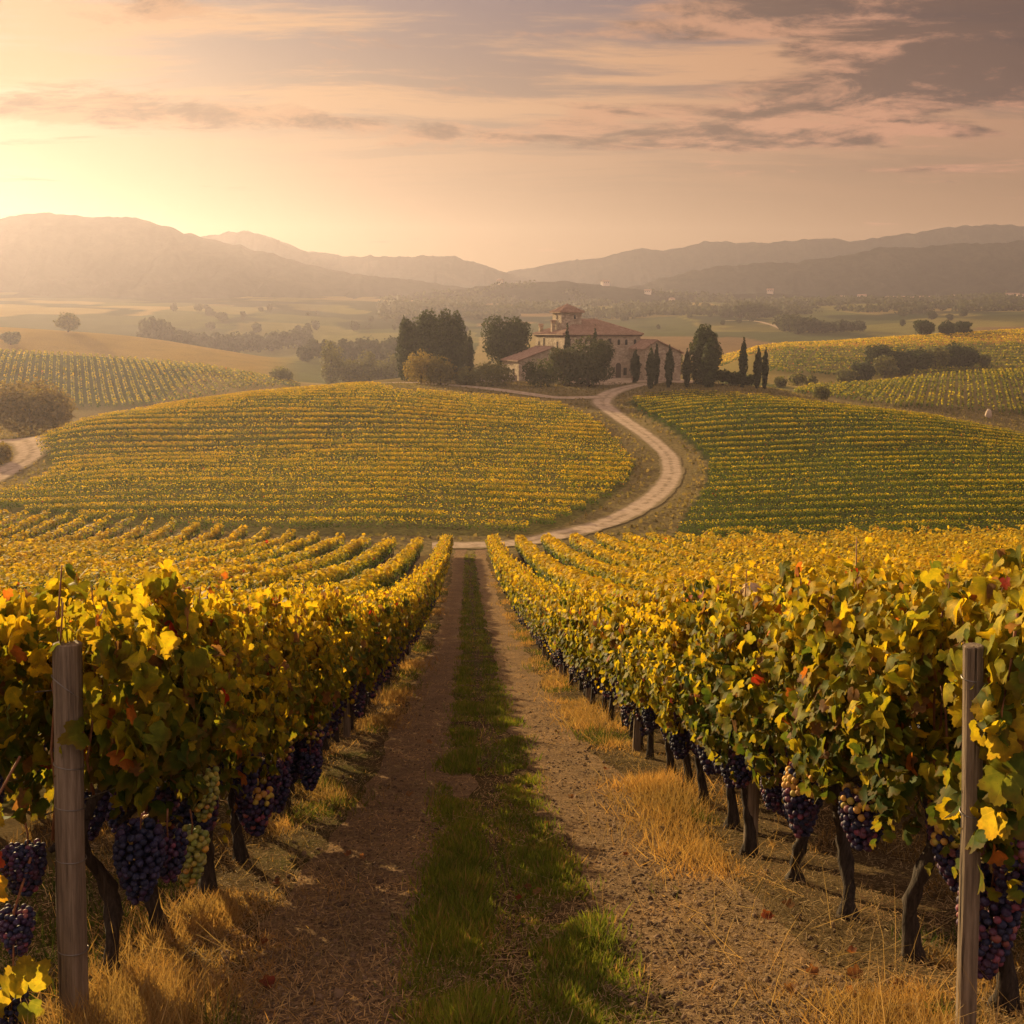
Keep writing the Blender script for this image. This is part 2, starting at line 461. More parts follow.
# ------------------------------------------------------------------ ground sheet
XL, XR, ROW = -1.68, 2.08, 2.3             # the two rows beside the track, and the spacing of the rows beyond them
XC = 0.20
def near_end(x):                            # where the rows of the near slope stop
    x = np.asarray(x, float)
    return 88.0 + np.where(x < -6, np.minimum((-x - 6) * 0.42, 30), 0) + np.where(x > 12, np.minimum((x - 12) * 0.13, 9), 0)
ys = np.concatenate([np.arange(-30, 2, 1.2), np.arange(2, 30, 0.30), np.arange(30, 100, 0.55), 100 * 1.0115 ** np.arange(0, 263)])
s_ = np.linspace(-1, 1, 301)
us = 0.92 * s_ * (0.30 + 0.70 * s_ ** 2)
GX = us[None, :] * (ys[:, None] + 42); GY = np.repeat(ys[:, None], len(us), 1)
GZ = zt(GX, GY)
tn = (GY < 60)
GZ = GZ + np.where(tn, (fbm(GX * 1.1, GY * 1.1, 3, 31) - 0.43) * 0.10 * np.clip((60 - GY) / 30, 0, 1), 0)
def zn(x, y):                               # land height including the small near unevenness
    x = np.asarray(x, float); y = np.asarray(y, float)
    return zt(x, y) + np.where(y < 60, (fbm(x * 1.1, y * 1.1, 3, 31) - 0.43) * 0.10 * np.clip((60 - y) / 30, 0, 1), 0)
def smst(v, a, b):
    t_ = np.clip((v - a) / (b - a), 0, 1); return t_ * t_ * (3 - 2 * t_)
def zone_color(x, y):
    n_ = fbm(x / 9, y / 9, 4, 3)[..., None]
    soil = np.array([0.105, 0.078, 0.042]) * np.ones_like(x)[..., None]
    hill = np.array([0.165, 0.135, 0.062]) * (0.75 + 0.6 * n_)
    # patchwork of meadows, stubble and plough in the valley
    wx = x + 60 * (fbm(x / 160, y / 160, 3, 51) - 0.5); wy = y + 90 * (fbm(x / 140, y / 190, 3, 52) - 0.5)
    cid = _hash(np.floor(wx / 95).astype(np.int64), np.floor(wy / 130 + 0.5 * np.floor(wx / 95)).astype(np.int64), 77)
    pal = np.array([[0.17, 0.15, 0.05], [0.09, 0.10, 0.035], [0.22, 0.175, 0.065], [0.075, 0.085, 0.035], [0.14, 0.135, 0.045], [0.18, 0.125, 0.06]])
    patch = pal[np.minimum((cid * 6).astype(int), 5)] * (0.8 + 0.45 * n_)
    wood = (smst(fbm(x / 75, y / 105, 4, 61), 0.50, 0.56) * smst(y, 720, 950))[..., None]
    patch = patch * (1 - wood) + np.array([0.032, 0.042, 0.02]) * wood
    e = near_end(x)
    a = smst(y, e - 1.5, e + 1.5)[..., None]
    b = smst(y, 300, 340)[..., None]
    c = soil * (1 - a) + hill * a
    c = c * (1 - b) + patch * b
    # gold vineyard crown on the eastern hill and the pale meadow of the western one
    u = x / np.maximum(y, 1)
    g = (smst(u, 0.18, 0.24) * smst(y, 470, 482) * (1 - smst(y, 540, 556)))[..., None]
    c = c * (1 - g) + np.array([0.34, 0.19, 0.035]) * g
    g = (smst(u, 0.16, 0.22) * smst(y, 385, 400) * (1 - smst(y, 470, 482)))[..., None]
    c = c * (1 - g) + np.array([0.15, 0.125, 0.04]) * g
    g = ((1 - smst(u, -0.20, -0.15)) * smst(y, 455, 480) * (1 - smst(y, 640, 680)))[..., None]
    c = c * (1 - g) + np.array([0.25, 0.175, 0.04]) * (0.8 + 0.4 * n_) * g
    return c
ZC = zone_color(GX, GY)
nr, nc = GX.shape
ii = (np.arange(nr - 1)[:, None] * nc + np.arange(nc - 1)[None, :]).ravel()
me = np_mesh('ground', np.stack([GX, GY, GZ], 2).reshape(-1, 3), quads=np.stack([ii, ii + 1, ii + nc + 1, ii + nc], 1), col=ZC.reshape(-1, 3), smooth=True)
m, t = material('vineyard_ground')
p = geo_pos(t); c = t.attr('Col').outputs['Color']
yy = t.node('ShaderNodeSeparateXYZ', {0: p}).outputs[1]
nearf = t.smooth(yy, 25, 70, 1.0, 0.0)
big = t.noise(p, 0.35, 5, 0.6); mid = t.noise(p, 2.2, 6, 0.65); fine = t.noise(p, 42, 5, 0.7)
str1 = t.noise(t.node('ShaderNodeMapping', {'Vector': p, 'Rotation': (0, 0, 0.5), 'Scale': (26, 210, 26)}).outputs[0], 1.0, 3, 0.6, 0.4)
str2 = t.noise(t.node('ShaderNodeMapping', {'Vector': p, 'Rotation': (0, 0, -0.7), 'Scale': (24, 190, 24)}).outputs[0], 1.0, 3, 0.6, 0.4)
c = t.mix(t.smooth(mid, 0.3, 0.7), t.mix(1.0, c, (0.62, 0.60, 0.58), 'MULTIPLY'), t.mix(1.0, c, (1.35, 1.3, 1.2), 'MULTIPLY'))
grn = t.smooth(big, 0.52, 0.66)
c = t.mix(t.math('MULTIPLY', t.math('MULTIPLY', grn, nearf), 0.75), c, t.mix(mid, (0.035, 0.05, 0.012), (0.085, 0.10, 0.025)))
straw = t.math('MULTIPLY', t.math('MAXIMUM', t.smooth(str1, 0.58, 0.70), t.smooth(str2, 0.60, 0.72)), nearf)
c = t.mix(t.math('MULTIPLY', straw, 0.75), c, (0.27, 0.175, 0.08))
c = t.mix(t.math('MULTIPLY', t.smooth(fine, 0.55, 0.35), t.math('MULTIPLY', nearf, 0.6)), c, (0.03, 0.02, 0.012))
hgt = t.math('ADD', t.math('MULTIPLY', fine, 0.6), t.math('ADD', mid, t.math('MULTIPLY', straw, 0.25)))
finish(t, pbsdf(t, c, 1.0, 0.0, bump(t, hgt, 0.9, 0.05)))
tag(new_obj('ground', me, None, m), kind='structure')

# ------------------------------------------------------------------ wheel ruts of the track between the rows
def ribbon(pts, width, lift, n=8, edge=0.0, seed=1):
    """sheet draped over the land along a polyline of (x, y)"""
    pts = np.array(pts, float); dv = np.gradient(pts, axis=0); dv /= np.linalg.norm(dv, axis=1, keepdims=True)
    nv = np.stack([dv[:, 1], -dv[:, 0]], 1)
    wd = np.broadcast_to(np.asarray(width, float), (len(pts),))
    L = np.cumsum(np.r_[0, np.linalg.norm(np.diff(pts, axis=0), axis=1)])
    wl = wd / 2 * (1 + edge * (fbm(L / 1.3, L * 0 + seed, 3, seed) - 0.44) * 2)
    wr = wd / 2 * (1 + edge * (fbm(L / 1.3, L * 0 + seed + 9, 3, seed + 5) - 0.44) * 2)
    tt = np.linspace(-1, 1, n)
    off = np.where(tt[None, :] < 0, tt[None, :] * wl[:, None], tt[None, :] * wr[:, None])
    P = pts[:, None, :] + nv[:, None, :] * off[:, :, None]
    Z = zn(P[..., 0], P[..., 1]) + lift
    v = np.concatenate([P, Z[..., None]], 2).reshape(-1, 3)
    k_ = len(pts)
    ii_ = (np.arange(k_ - 1)[:, None] * n + np.arange(n - 1)[None, :]).ravel()
    q = np.stack([ii_, ii_ + 1, ii_ + n + 1, ii_ + n], 1)
    uv = np.stack([np.repeat(L[:, None], n, 1), off, np.repeat(wd[:, None], n, 1)], 2).reshape(-1, 3)
    return v, q, uv
yr = np.concatenate([np.arange(-20, 2, 1.0), np.arange(2, 30, 0.12), np.arange(30, 91, 0.4)])
V, Q, UVs = [], [], []; b_ = 0
for k_, xo in enumerate((-0.80, 0.93)):
    xs_ = XC + xo + 0.08 * np.sin(yr * 0.21 + k_)
    v, q, uv = ribbon(np.stack([xs_, yr], 1), 0.95, 0.012, 13, 0.5, 3 + k_)
    # a shallow worn hollow
    V.append(v); Q.append(q + b_); UVs.append(uv); b_ += len(v)
me = np_mesh('dirt_track', np.concatenate(V), quads=np.concatenate(Q), luv=np.concatenate(UVs), smooth=True)
m, t = material('worn_earth')
p = geo_pos(t)
a = t.noise(t.node('ShaderNodeMapping', {'Vector': p, 'Scale': (5, 34, 10)}).outputs[0], 1.0, 5, 0.65, 0.6)
b = t.noise(p, 70, 4, 0.7); d_ = t.noise(p, 1.6, 5, 0.6)
s1 = t.noise(t.node('ShaderNodeMapping', {'Vector': p, 'Rotation': (0, 0, 0.35), 'Scale': (30, 260, 30)}).outputs[0], 1.0, 3, 0.6, 0.5)
c = t.ramp(a, [(0.25, (0.11, 0.072, 0.043)), (0.5, (0.22, 0.15, 0.09)), (0.75, (0.34, 0.24, 0.145))])
c = t.mix(t.smooth(d_, 0.4, 0.65), c, t.mix(1.0, c, (1.3, 1.25, 1.15), 'MULTIPLY'))
c = t.mix(t.math('MULTIPLY', t.smooth(s1, 0.55, 0.68), 0.75), c, (0.38, 0.26, 0.14))
c = t.mix(t.math('MULTIPLY', t.smooth(b, 0.52, 0.36), 0.6), c, (0.03, 0.018, 0.011))
finish(t, pbsdf(t, c, 1.0, 0.0, bump(t, t.math('ADD', a, t.math('ADD', t.math('MULTIPLY', b, 0.5), t.math('MULTIPLY', s1, 0.3))), 1.0, 0.05)))
tag(new_obj('dirt_track', me, None, m), kind='structure')

# ------------------------------------------------------------------ pale gravel roads of the farm
def spline(pts, step=1.0):
    pts = np.array(pts, float)
    L = np.r_[0, np.cumsum(np.linalg.norm(np.diff(pts, axis=0), axis=1))]
    s = np.arange(0, L[-1], step)
    return np.stack([pchip(L, pts[:, 0], s), pchip(L, pts[:, 1], s)], 1)
def road_material(name, pale, dark, wheel):
    m, t = material(name)
    p = geo_pos(t); l = t.node('ShaderNodeSeparateXYZ', {0: t.attr('luv').outputs['Vector']})
    off, wd = l.outputs[1], l.outputs[2]
    q = t.math('ABSOLUTE', t.math('DIVIDE', off, wd))
    n_ = t.noise(p, 0.9, 6, 0.65); f_ = t.noise(p, 14, 4, 0.6)
    c = t.mix(t.smooth(t.math('ADD', n_, t.math('MULTIPLY', f_, 0.3)), 0.5, 0.85), pale, dark)
    mid_ = t.math('MULTIPLY', t.smooth(q, 0.13, 0.04), t.smooth(n_, 0.35, 0.6))
    c = t.mix(t.math('MULTIPLY', mid_, wheel), c, (0.15, 0.115, 0.06))
    c = t.mix(t.math('MULTIPLY', t.smooth(t.math('ADD', q, t.math('MULTIPLY', n_, 0.2)), 0.38, 0.56), 0.85), c, (0.17, 0.135, 0.065))
    finish(t, pbsdf(t, c, 1.0, 0.0, bump(t, f_, 0.5, 0.05)))
    return m
M['road'] = road_material('pale_gravel', (0.46, 0.36, 0.26), (0.31, 0.24, 0.165), 0.45)
road_px = [(432, 546, 90, 99), (465, 546, 90, 99), (505, 545, 90, 99), (560, 535, 92, 108), (605, 524, 95, 118), (640, 507, 100, 130), (663, 489, 110, 140), (672, 470, 115, 160),
           (665, 452, 125, 175), (645, 435, 140, 190), (620, 418, 160, 215), (603, 405, 180, 235), (606, 396, 190, 246), (630, 387, 225, 262), (665, 381, 235, 275)]
rp = spline([hit(*q) for q in road_px], 0.8)
for _ in range(12): rp[1:-1] = (rp[:-2] + rp[1:-1] * 2 + rp[2:]) / 4
w_ = 3.3 + 1.8 * smst(rp[:, 1], 175, 235)
v, q, uv = ribbon(rp, w_, 0.07, 12, 0.28, 11)
tag(new_obj('gravel_road', np_mesh('gravel_road', v, quads=q, luv=uv, smooth=True), None, M['road']), kind='structure')
lane = spline([hit(*q) for q in [(606, 397, 190, 246), (560, 398, 190, 246), (520, 393, 200, 250), (470, 387, 200, 262), (430, 384, 200, 262), (400, 381, 200, 262), (372, 379, 200, 262), (340, 381, 200, 262)]], 0.8)
for _ in range(10): lane[1:-1] = (lane[:-2] + lane[1:-1] * 2 + lane[2:]) / 4
v, q, uv = ribbon(lane, 5.0, 0.10, 10, 0.15, 12)
tag(new_obj('farm_lane', np_mesh('farm_lane', v, quads=q, luv=uv, smooth=True), None, M['road']), kind='structure')
left_lane = spline([hit(*q) for q in [(-70, 500, 118, 150), (-30, 487, 118, 165), (5, 472, 118, 165), (28, 458, 120, 172), (30, 447, 120, 180), (8, 439, 120, 200), (-30, 434, 120, 215), (-80, 431, 120, 240)]], 0.8)
for _ in range(10): left_lane[1:-1] = (left_lane[:-2] + left_lane[1:-1] * 2 + left_lane[2:]) / 4
v, q, uv = ribbon(left_lane, 5.5, 0.10, 10, 0.15, 13)
tag(new_obj('dirt_lane', np_mesh('dirt_lane', v, quads=q, luv=uv, smooth=True), None, M['road']), kind='structure')
yard = spline([hit(*q) for q in [(580, 384, 240, 280), (620, 381, 240, 280), (660, 380, 240, 280), (700, 383, 240, 280)]], 0.8)
v, q, uv = ribbon(yard, 17.0, 0.13, 16, 0.15, 14)
tag(new_obj('farm_yard', np_mesh('farm_yard', v, quads=q, luv=uv, smooth=True), None, M['road']), kind='structure')
# a faint cart track across the meadow behind the farmhouse
far_lane = spline([hit(*q) for q in [(725, 321, 850, 1000), (750, 321, 850, 1000), (770, 325, 800, 960), (785, 331, 700, 900)]], 4)
v, q, uv = ribbon(far_lane, 5.0, 0.5, 4, 0.1, 15)
tag(new_obj('meadow_path', np_mesh('meadow_path', v, quads=q, luv=uv, smooth=True), None, M['road']), kind='structure')

# ------------------------------------------------------------------ mountains
m, t = material('wooded_mountain')
p = geo_pos(t)
a = t.noise(p, 0.012, 8, 0.65); b = t.noise(p, 0.09, 4, 0.6)
c = t.ramp(a, [(0.35, (0.016, 0.020, 0.018)), (0.55, (0.028, 0.031, 0.022)), (0.72, (0.055, 0.052, 0.034))])
c = t.mix(t.smooth(b, 0.4, 0.65), c, t.mix(1.0, c, (0.6, 0.65, 0.65), 'MULTIPLY'))
finish(t, pbsdf(t, c, 1.0, 0.0, bump(t, b, 0.6, 3.0)))
M['mountain'] = m
def ridge(name, crest, D, depth, seed, rough=1.0, back=300):
    cr = sorted(crest)
    px = np.linspace(cr[0][0], cr[-1][0], 360)
    py = pchip([c_[0] for c_ in cr], [c_[1] for c_ in cr], px)
    u = np.array([uof(a_, b_) for a_, b_ in zip(px, py)]); sl = np.array([slope(a_, b_) for a_, b_ in zip(px, py)])
    tt = np.concatenate([np.linspace(0, 1, 56), 1 + np.linspace(0.05, 1, 12)])
    V = np.zeros((len(tt), len(px), 3))
    for i, tv in enumerate(tt):
        Y = D - depth * (1 - tv) if tv <= 1 else D + back * (tv - 1)
        X = u * D + u * (Y - D)
        zc = sl * D
        base = -6.0 + 0 * zc
        if tv <= 1:
            sh = tv ** 1.25 * (1 - 0.25 * np.sin(math.pi * tv))
            er = (np.abs(fbm(X / 62, X * 0 + Y / 240, 5, seed) - 0.47) * 2.0 - 0.22) * np.sin(math.pi * min(tv, 0.985)) ** 0.8
            z = base + (zc - base) * np.clip(sh - er * 0.62 * rough * tv, 0, 1.0)
        else:
            z = base + (zc - base) * (1 - (tv - 1) ** 1.3)
        if abs(tv - 1) < 0.08:
            z = z + (fbm(X / 16, X * 0 + seed, 4, seed + 3) - 0.47) * 0.0045 * D * rough
        V[i, :, 0] = X; V[i, :, 1] = Y; V[i, :, 2] = z - (60 if tv == tt[0] else 0)
    n = len(px)
    ii_ = (np.arange(len(tt) - 1)[:, None] * n + np.arange(n - 1)[None, :]).ravel()
    q = np.stack([ii_, ii_ + 1, ii_ + n + 1, ii_ + n], 1)
    tag(new_obj(name, np_mesh(name, V.reshape(-1, 3), quads=q, smooth=True), None, M['mountain']), kind='structure')
ridge('mountains', [(-260, 236), (-160, 226), (-80, 220), (0, 218), (50, 213), (90, 217), (130, 218), (170, 227), (205, 238), (250, 248), (300, 262), (360, 274), (430, 283), (520, 293), (620, 303)], 1560, 480, 5)
ridge('mountains', [(120, 250), (190, 240), (215, 234), (240, 231), (270, 237), (310, 250), (350, 256), (400, 256), (440, 255), (470, 261), (500, 270), (530, 280), (580, 287), (660, 294), (740, 302)], 2000, 420, 15, 1.0, 120)
ridge('mountains', [(420, 286), (500, 272), (530, 268), (560, 262), (600, 257), (640, 249), (670, 249), (710, 241), (760, 243), (800, 240), (830, 238), (850, 241), (880, 237), (920, 232), (960, 226), (1000, 225), (1100, 232), (1260, 246)], 2080, 350, 25, 0.7, 80)
ridge('mountains', [(560, 300), (630, 287), (660, 279), (700, 269), (740, 264), (790, 262), (840, 256), (880, 248), (930, 246), (980, 242), (1024, 240), (1100, 238), (1260, 250)], 1640, 420, 35, 1.0, 150)
ridge('foothills', [(380, 300), (440, 291), (520, 283), (560, 281), (600, 285), (660, 291), (720, 294), (760, 293), (830, 297), (900, 301), (960, 302), (1024, 300), (1150, 298)], 1380, 260, 45, 0.5)

# ------------------------------------------------------------------ haze
hb = MB(); hb.box(-2200, -60, -85, 2200, 2300, 216)
m, t = material('morning_haze')
pv = t.node('ShaderNodeVolumePrincipled')
pv.inputs['Color'].default_value = (0.79, 0.74, 0.92, 1)
pv.inputs['Density'].default_value = 0.00018
pv.inputs['Anisotropy'].default_value = 0.52
o_ = t.node('ShaderNodeOutputMaterial'); t.l.new(pv.outputs[0], o_.inputs['Volume'])
hz = hb.build('haze', m); tag(hz, kind='stuff')
# ------------------------------------------------------------------ grapevines
def lobed_leaf():
    half = [(90, 1.0), (84, .92), (79, .96), (73, .83), (67, .84), (61, .70), (55, .72), (49, .80), (44, .93), (38, .90), (33, .98), (27, .87), (21, .88), (14, .74), (7, .68), (0, .66), (-8, .75), (-15, .78), (-23, .83), (-32, .74), (-42, .72), (-53, .62), (-64, .58), (-75, .46), (-84, .28)]
    pts = [(math.cos(R(a)) * r, math.sin(R(a)) * r) for a, r in half]
    left = [(-x, y) for x, y in pts[1:]][::-1]
    out = [pts[0]] + pts[1:] + [(0, -0.10)] + left
    v = [(0, 0.12, 0)] + [(x * 0.62, y * 0.62, 0) for x, y in out]
    n = len(out)
    f = [[0, 1 + (i + 1) % n, 1 + i] for i in range(n)]
    return np.array(v), np.array(f)
LEAF_V, LEAF_F = lobed_leaf()
MIDLEAF_V = np.array([(0, .1, 0), (0, .62, 0), (.32, .42, 0), (.55, .18, 0), (.42, -.2, 0), (.2, -.36, 0), (0, -.15, 0), (-.2, -.36, 0), (-.42, -.2, 0), (-.55, .18, 0), (-.32, .42, 0)])
MIDLEAF_F = np.array([[0, 1 + (i + 1) % 10, 1 + i] for i in range(10)])
QLEAF_V = np.array([(0, .55, 0), (.5, .1, 0), (.3, -.45, 0), (-.3, -.45, 0), (-.5, .1, 0)])
QLEAF_F = np.array([[0, 4, 3, 2, 1]])
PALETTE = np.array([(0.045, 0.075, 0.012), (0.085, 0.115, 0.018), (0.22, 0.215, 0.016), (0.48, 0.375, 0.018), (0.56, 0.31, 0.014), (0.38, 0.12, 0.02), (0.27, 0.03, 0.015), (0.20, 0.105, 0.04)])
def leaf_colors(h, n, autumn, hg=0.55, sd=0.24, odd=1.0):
    """per leaf tint from its place on the shoot (0 low .. 1 top) and how far the plant has turned; a steep hg paints in sunlit tops and shaded sides"""
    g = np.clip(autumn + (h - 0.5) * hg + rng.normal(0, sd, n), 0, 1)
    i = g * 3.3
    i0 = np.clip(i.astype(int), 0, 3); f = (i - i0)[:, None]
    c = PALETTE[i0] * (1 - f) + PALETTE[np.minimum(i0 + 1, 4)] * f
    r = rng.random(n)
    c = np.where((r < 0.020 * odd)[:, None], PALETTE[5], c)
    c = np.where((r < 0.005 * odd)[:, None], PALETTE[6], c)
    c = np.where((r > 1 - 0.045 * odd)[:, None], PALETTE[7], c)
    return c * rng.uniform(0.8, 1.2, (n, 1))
def canopy(n, length, autumn, size, lod, zlo=0.82, zhi=1.80, shoots=9, half=0.30, hang=6):
    """leaves of one trellised plant: its two faces, its top, drooping and upright shoots"""
    y = rng.uniform(-length / 2, length / 2, n); h = rng.beta(1.15, 1.0, n)
    lump = fbm(y * 2.2 + 7 * autumn, h * 2.5 + rng.random() * 20, 3, int(rng.integers(1000)))
    side = np.where(rng.random(n) < 0.5, -1.0, 1.0)
    prof = half * (0.55 + 0.75 * np.sqrt(np.clip(np.sin(math.pi * np.clip(0.12 + 0.80 * h, 0, 1)), 0, 1)))
    depth = np.where(rng.random(n) < 0.75, rng.uniform(0.75, 1.15, n), rng.uniform(0.1, 0.8, n))
    x = side * prof * depth * (0.62 + 0.8 * lump)
    z = zlo + (zhi - zlo) * h + rng.normal(0, 0.03, n)
    pos = np.stack([x, y, z], 1)
    hole = fbm(y * 3.1 + 3 * side, z * 2.7 + 11 * side, 2, int(rng.integers(1000))) > 0.27
    pos, side, h, x = pos[hole], side[hole], h[hole], x[hole]; n = len(x)
    nrm = np.stack([side, np.zeros(n), 0.25 + 0 * x], 1) + rng.normal(0, 0.48, (n, 3))
    up = np.stack([0.25 * side, np.zeros(n), -np.ones(n)], 1) + rng.normal(0, 0.55, (n, 3))
    sz = size * rng.uniform(0.55, 1.25, n)
    P, N, U, Z, H = [pos], [nrm], [up], [sz], [h]
    for k_ in range(shoots + hang):
        upw = k_ < shoots
        m_ = int(rng.integers(5, 11))
        t_ = np.linspace(0, 1, m_)
        y0 = rng.uniform(-length / 2, length / 2); s0 = rng.choice([-1, 1])
        if upw:
            ln = rng.uniform(0.08, 0.28); z0 = zhi - 0.10
            q = np.stack([rng.normal(0, 0.12) + t_ * rng.normal(0, 0.16), y0 + t_ * rng.normal(0, 0.16), z0 + t_ * ln], 1)
        else:
            ln = rng.uniform(0.15, 0.42); z0 = zlo + 0.12
            q = np.stack([s0 * (half * 0.8 + t_ * rng.uniform(0, 0.10)), y0 + t_ * rng.normal(0, 0.12), z0 - t_ * ln], 1)
        P.append(q + rng.normal(0, 0.03, q.shape)); nn = rng.normal(0, 0.6, q.shape); nn[:, 0] += s0; N.append(nn)
        uu = rng.normal(0, 0.6, q.shape); uu[:, 2] -= 0.7; U.append(uu); Z.append(size * rng.uniform(0.5, 1.0, m_) * (1 - 0.35 * t_))
        H.append(np.full(m_, 1.25 if upw else 0.55))
    P, N, U, Z, H = map(np.concatenate, (P, N, U, Z, H))
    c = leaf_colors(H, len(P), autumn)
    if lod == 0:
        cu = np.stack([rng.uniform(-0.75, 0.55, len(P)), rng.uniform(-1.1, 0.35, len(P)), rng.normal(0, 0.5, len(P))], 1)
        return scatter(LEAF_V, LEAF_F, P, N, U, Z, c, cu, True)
    if lod == 1:
        cu = np.stack([rng.uniform(-0.5, 0.4, len(P)), rng.uniform(-0.7, 0.3, len(P)), rng.normal(0, 0.3, len(P))], 1)
        return scatter(MIDLEAF_V, MIDLEAF_F, P, N, U, Z, c, cu, True)
    return scatter(QLEAF_V, QLEAF_F, P, N, U, Z, c)
def foliage_mesh(name, lod, *a, **k_):
    v, f, c, l = canopy(*a[:4], lod, **k_)
    return np_mesh(name, v, tris=f if f.shape[1] == 3 else None, quads=f if f.shape[1] > 3 else None, col=c, luv=l)

bm = bmesh.new(); bmesh.ops.create_icosphere(bm, subdivisions=2, radius=1.0)
BERRY_V = np.array([v.co[:] for v in bm.verts]); BERRY_F = np.array([[v.index for v in f.verts] for f in bm.faces]); bm.free()
bm = bmesh.new(); bmesh.ops.create_icosphere(bm, subdivisions=1, radius=1.0)
BERRY1_V = np.array([v.co[:] for v in bm.verts]); BERRY1_F = np.array([[v.index for v in f.verts] for f in bm.faces]); bm.free()
GRAPE = {'blue': [(0.010, 0.012, 0.034), (0.016, 0.014, 0.040), (0.028, 0.014, 0.040)], 'purple': [(0.030, 0.012, 0.032), (0.055, 0.018, 0.040), (0.014, 0.012, 0.032)],
         'green': [(0.24, 0.25, 0.045), (0.30, 0.27, 0.05), (0.18, 0.21, 0.035)], 'gold': [(0.50, 0.27, 0.035), (0.42, 0.22, 0.04), (0.35, 0.26, 0.04)], 'rose': [(0.16, 0.04, 0.06), (0.10, 0.03, 0.05), (0.22, 0.07, 0.06)]}
def cluster_mesh(name, width, height, rb, kinds, lod=0, top=None, n=None):
    """hanging bunch, its neck at the origin; kinds = {colour: weight}; top = colour of the upper shoulder"""
    pts = []
    need = n or int(1.25 * math.pi * width * 0.62 * height / (rb * rb * 3.1))
    tries = 0
    lob = [(0, 0, 1.0), (width * 0.30, 0.1, 0.42), (-width * 0.28, 0.15, 0.36)]
    while len(pts) < need and tries < need * 60:
        tries += 1
        t_ = rng.random() ** 1.15
        ox, oy, sc = lob[0] if rng.random() < 0.72 else lob[int(rng.integers(1, 3))]
        hh = height * (1.0 if sc == 1 else 0.55)
        r_ = width / 2 * sc * (0.35 + 0.75 * math.sin(math.pi * min(0.18 + t_ * 0.80, 1)) ** 0.8) * (1 - 0.35 * t_)
        a = rng.uniform(0, 2 * math.pi)
        p = np.array([ox + math.cos(a) * r_, oy * 0.2 + math.sin(a) * r_ * 0.85, -0.03 - hh * t_ * 0.95])
        if all(((p - q) ** 2).sum() > (rb * 1.45) ** 2 for q in pts): pts.append(p)
    pts = np.array(pts); N = len(pts)
    names = list(kinds); pw = np.array([kinds[k_] for k_ in names], float); pw /= pw.sum()
    col = np.zeros((N, 3))
    for i in range(N):
        kd = names[int(rng.choice(len(names), p=pw))]
        if top and pts[i, 2] > -height * 0.45 and rng.random() < 0.42: kd = top
        col[i] = np.array(GRAPE[kd][int(rng.integers(3))]) * rng.uniform(0.8, 1.25)
    sz = rb * rng.uniform(0.82, 1.12, N)
    bv, bf = (BERRY_V, BERRY_F) if lod == 0 else (BERRY1_V, BERRY1_F)
    v, f, c, _ = scatter(bv, bf, pts, unit(N), unit(N), sz, col)
    return np_mesh(name, v, tris=f, col=c, smooth=True)
def stalk_mesh(h): 
    b = MB(); b.tube([(0, 0, 0.10), (0.01, 0.005, 0.02), (0, 0, -h * 0.6)], [0.005, 0.004, 0.003], 5); return b.mesh('stalk', True)
CL = {}
CL['blue'] = [cluster_mesh('grape_cluster', 0.15, 0.25, 0.0155, {'blue': 3, 'purple': 1}) for _ in range(2)]
CL['purple'] = [cluster_mesh('grape_cluster', 0.14, 0.23, 0.015, {'purple': 3, 'blue': 1, 'rose': .5}) for _ in range(2)]
CL['green'] = [cluster_mesh('grape_cluster', 0.13, 0.24, 0.017, {'green': 4, 'gold': 1})]
CL['mixed'] = [cluster_mesh('grape_cluster', 0.17, 0.25, 0.0165, {'purple': 2, 'blue': 2, 'rose': 1}, top='gold')]
CL['mid'] = [cluster_mesh('grape_cluster', 0.17, 0.27, 0.021, {'purple': 3, 'blue': 2, 'rose': 1}, 1, n=45) for _ in range(2)]
CL['low'] = [cluster_mesh('grape_cluster', 0.20, 0.28, 0.036, {'purple': 3, 'blue': 2}, 1, n=16)]
HERO = {'big_blue': cluster_mesh('grape_cluster', 0.25, 0.36, 0.0185, {'blue': 1}), 'big_green': cluster_mesh('grape_cluster', 0.16, 0.30, 0.0195, {'green': 4, 'gold': 1}),
        'big_mixed': cluster_mesh('grape_cluster', 0.24, 0.32, 0.019, {'purple': 2, 'blue': 2, 'rose': 1}, top='gold'), 'long_rose': cluster_mesh('grape_cluster', 0.22, 0.44, 0.0185, {'purple': 3, 'blue': 2, 'rose': 2}),
        'rose_gold': cluster_mesh('grape_cluster', 0.20, 0.22, 0.0195, {'rose': 3, 'purple': 2, 'gold': 2})}
STALK = stalk_mesh(0.25); STALK.materials.append(M['cane'])
for l_ in list(CL.values()) + [[x] for x in HERO.values()]:
    for me in l_: me.materials.append(M['grape'])

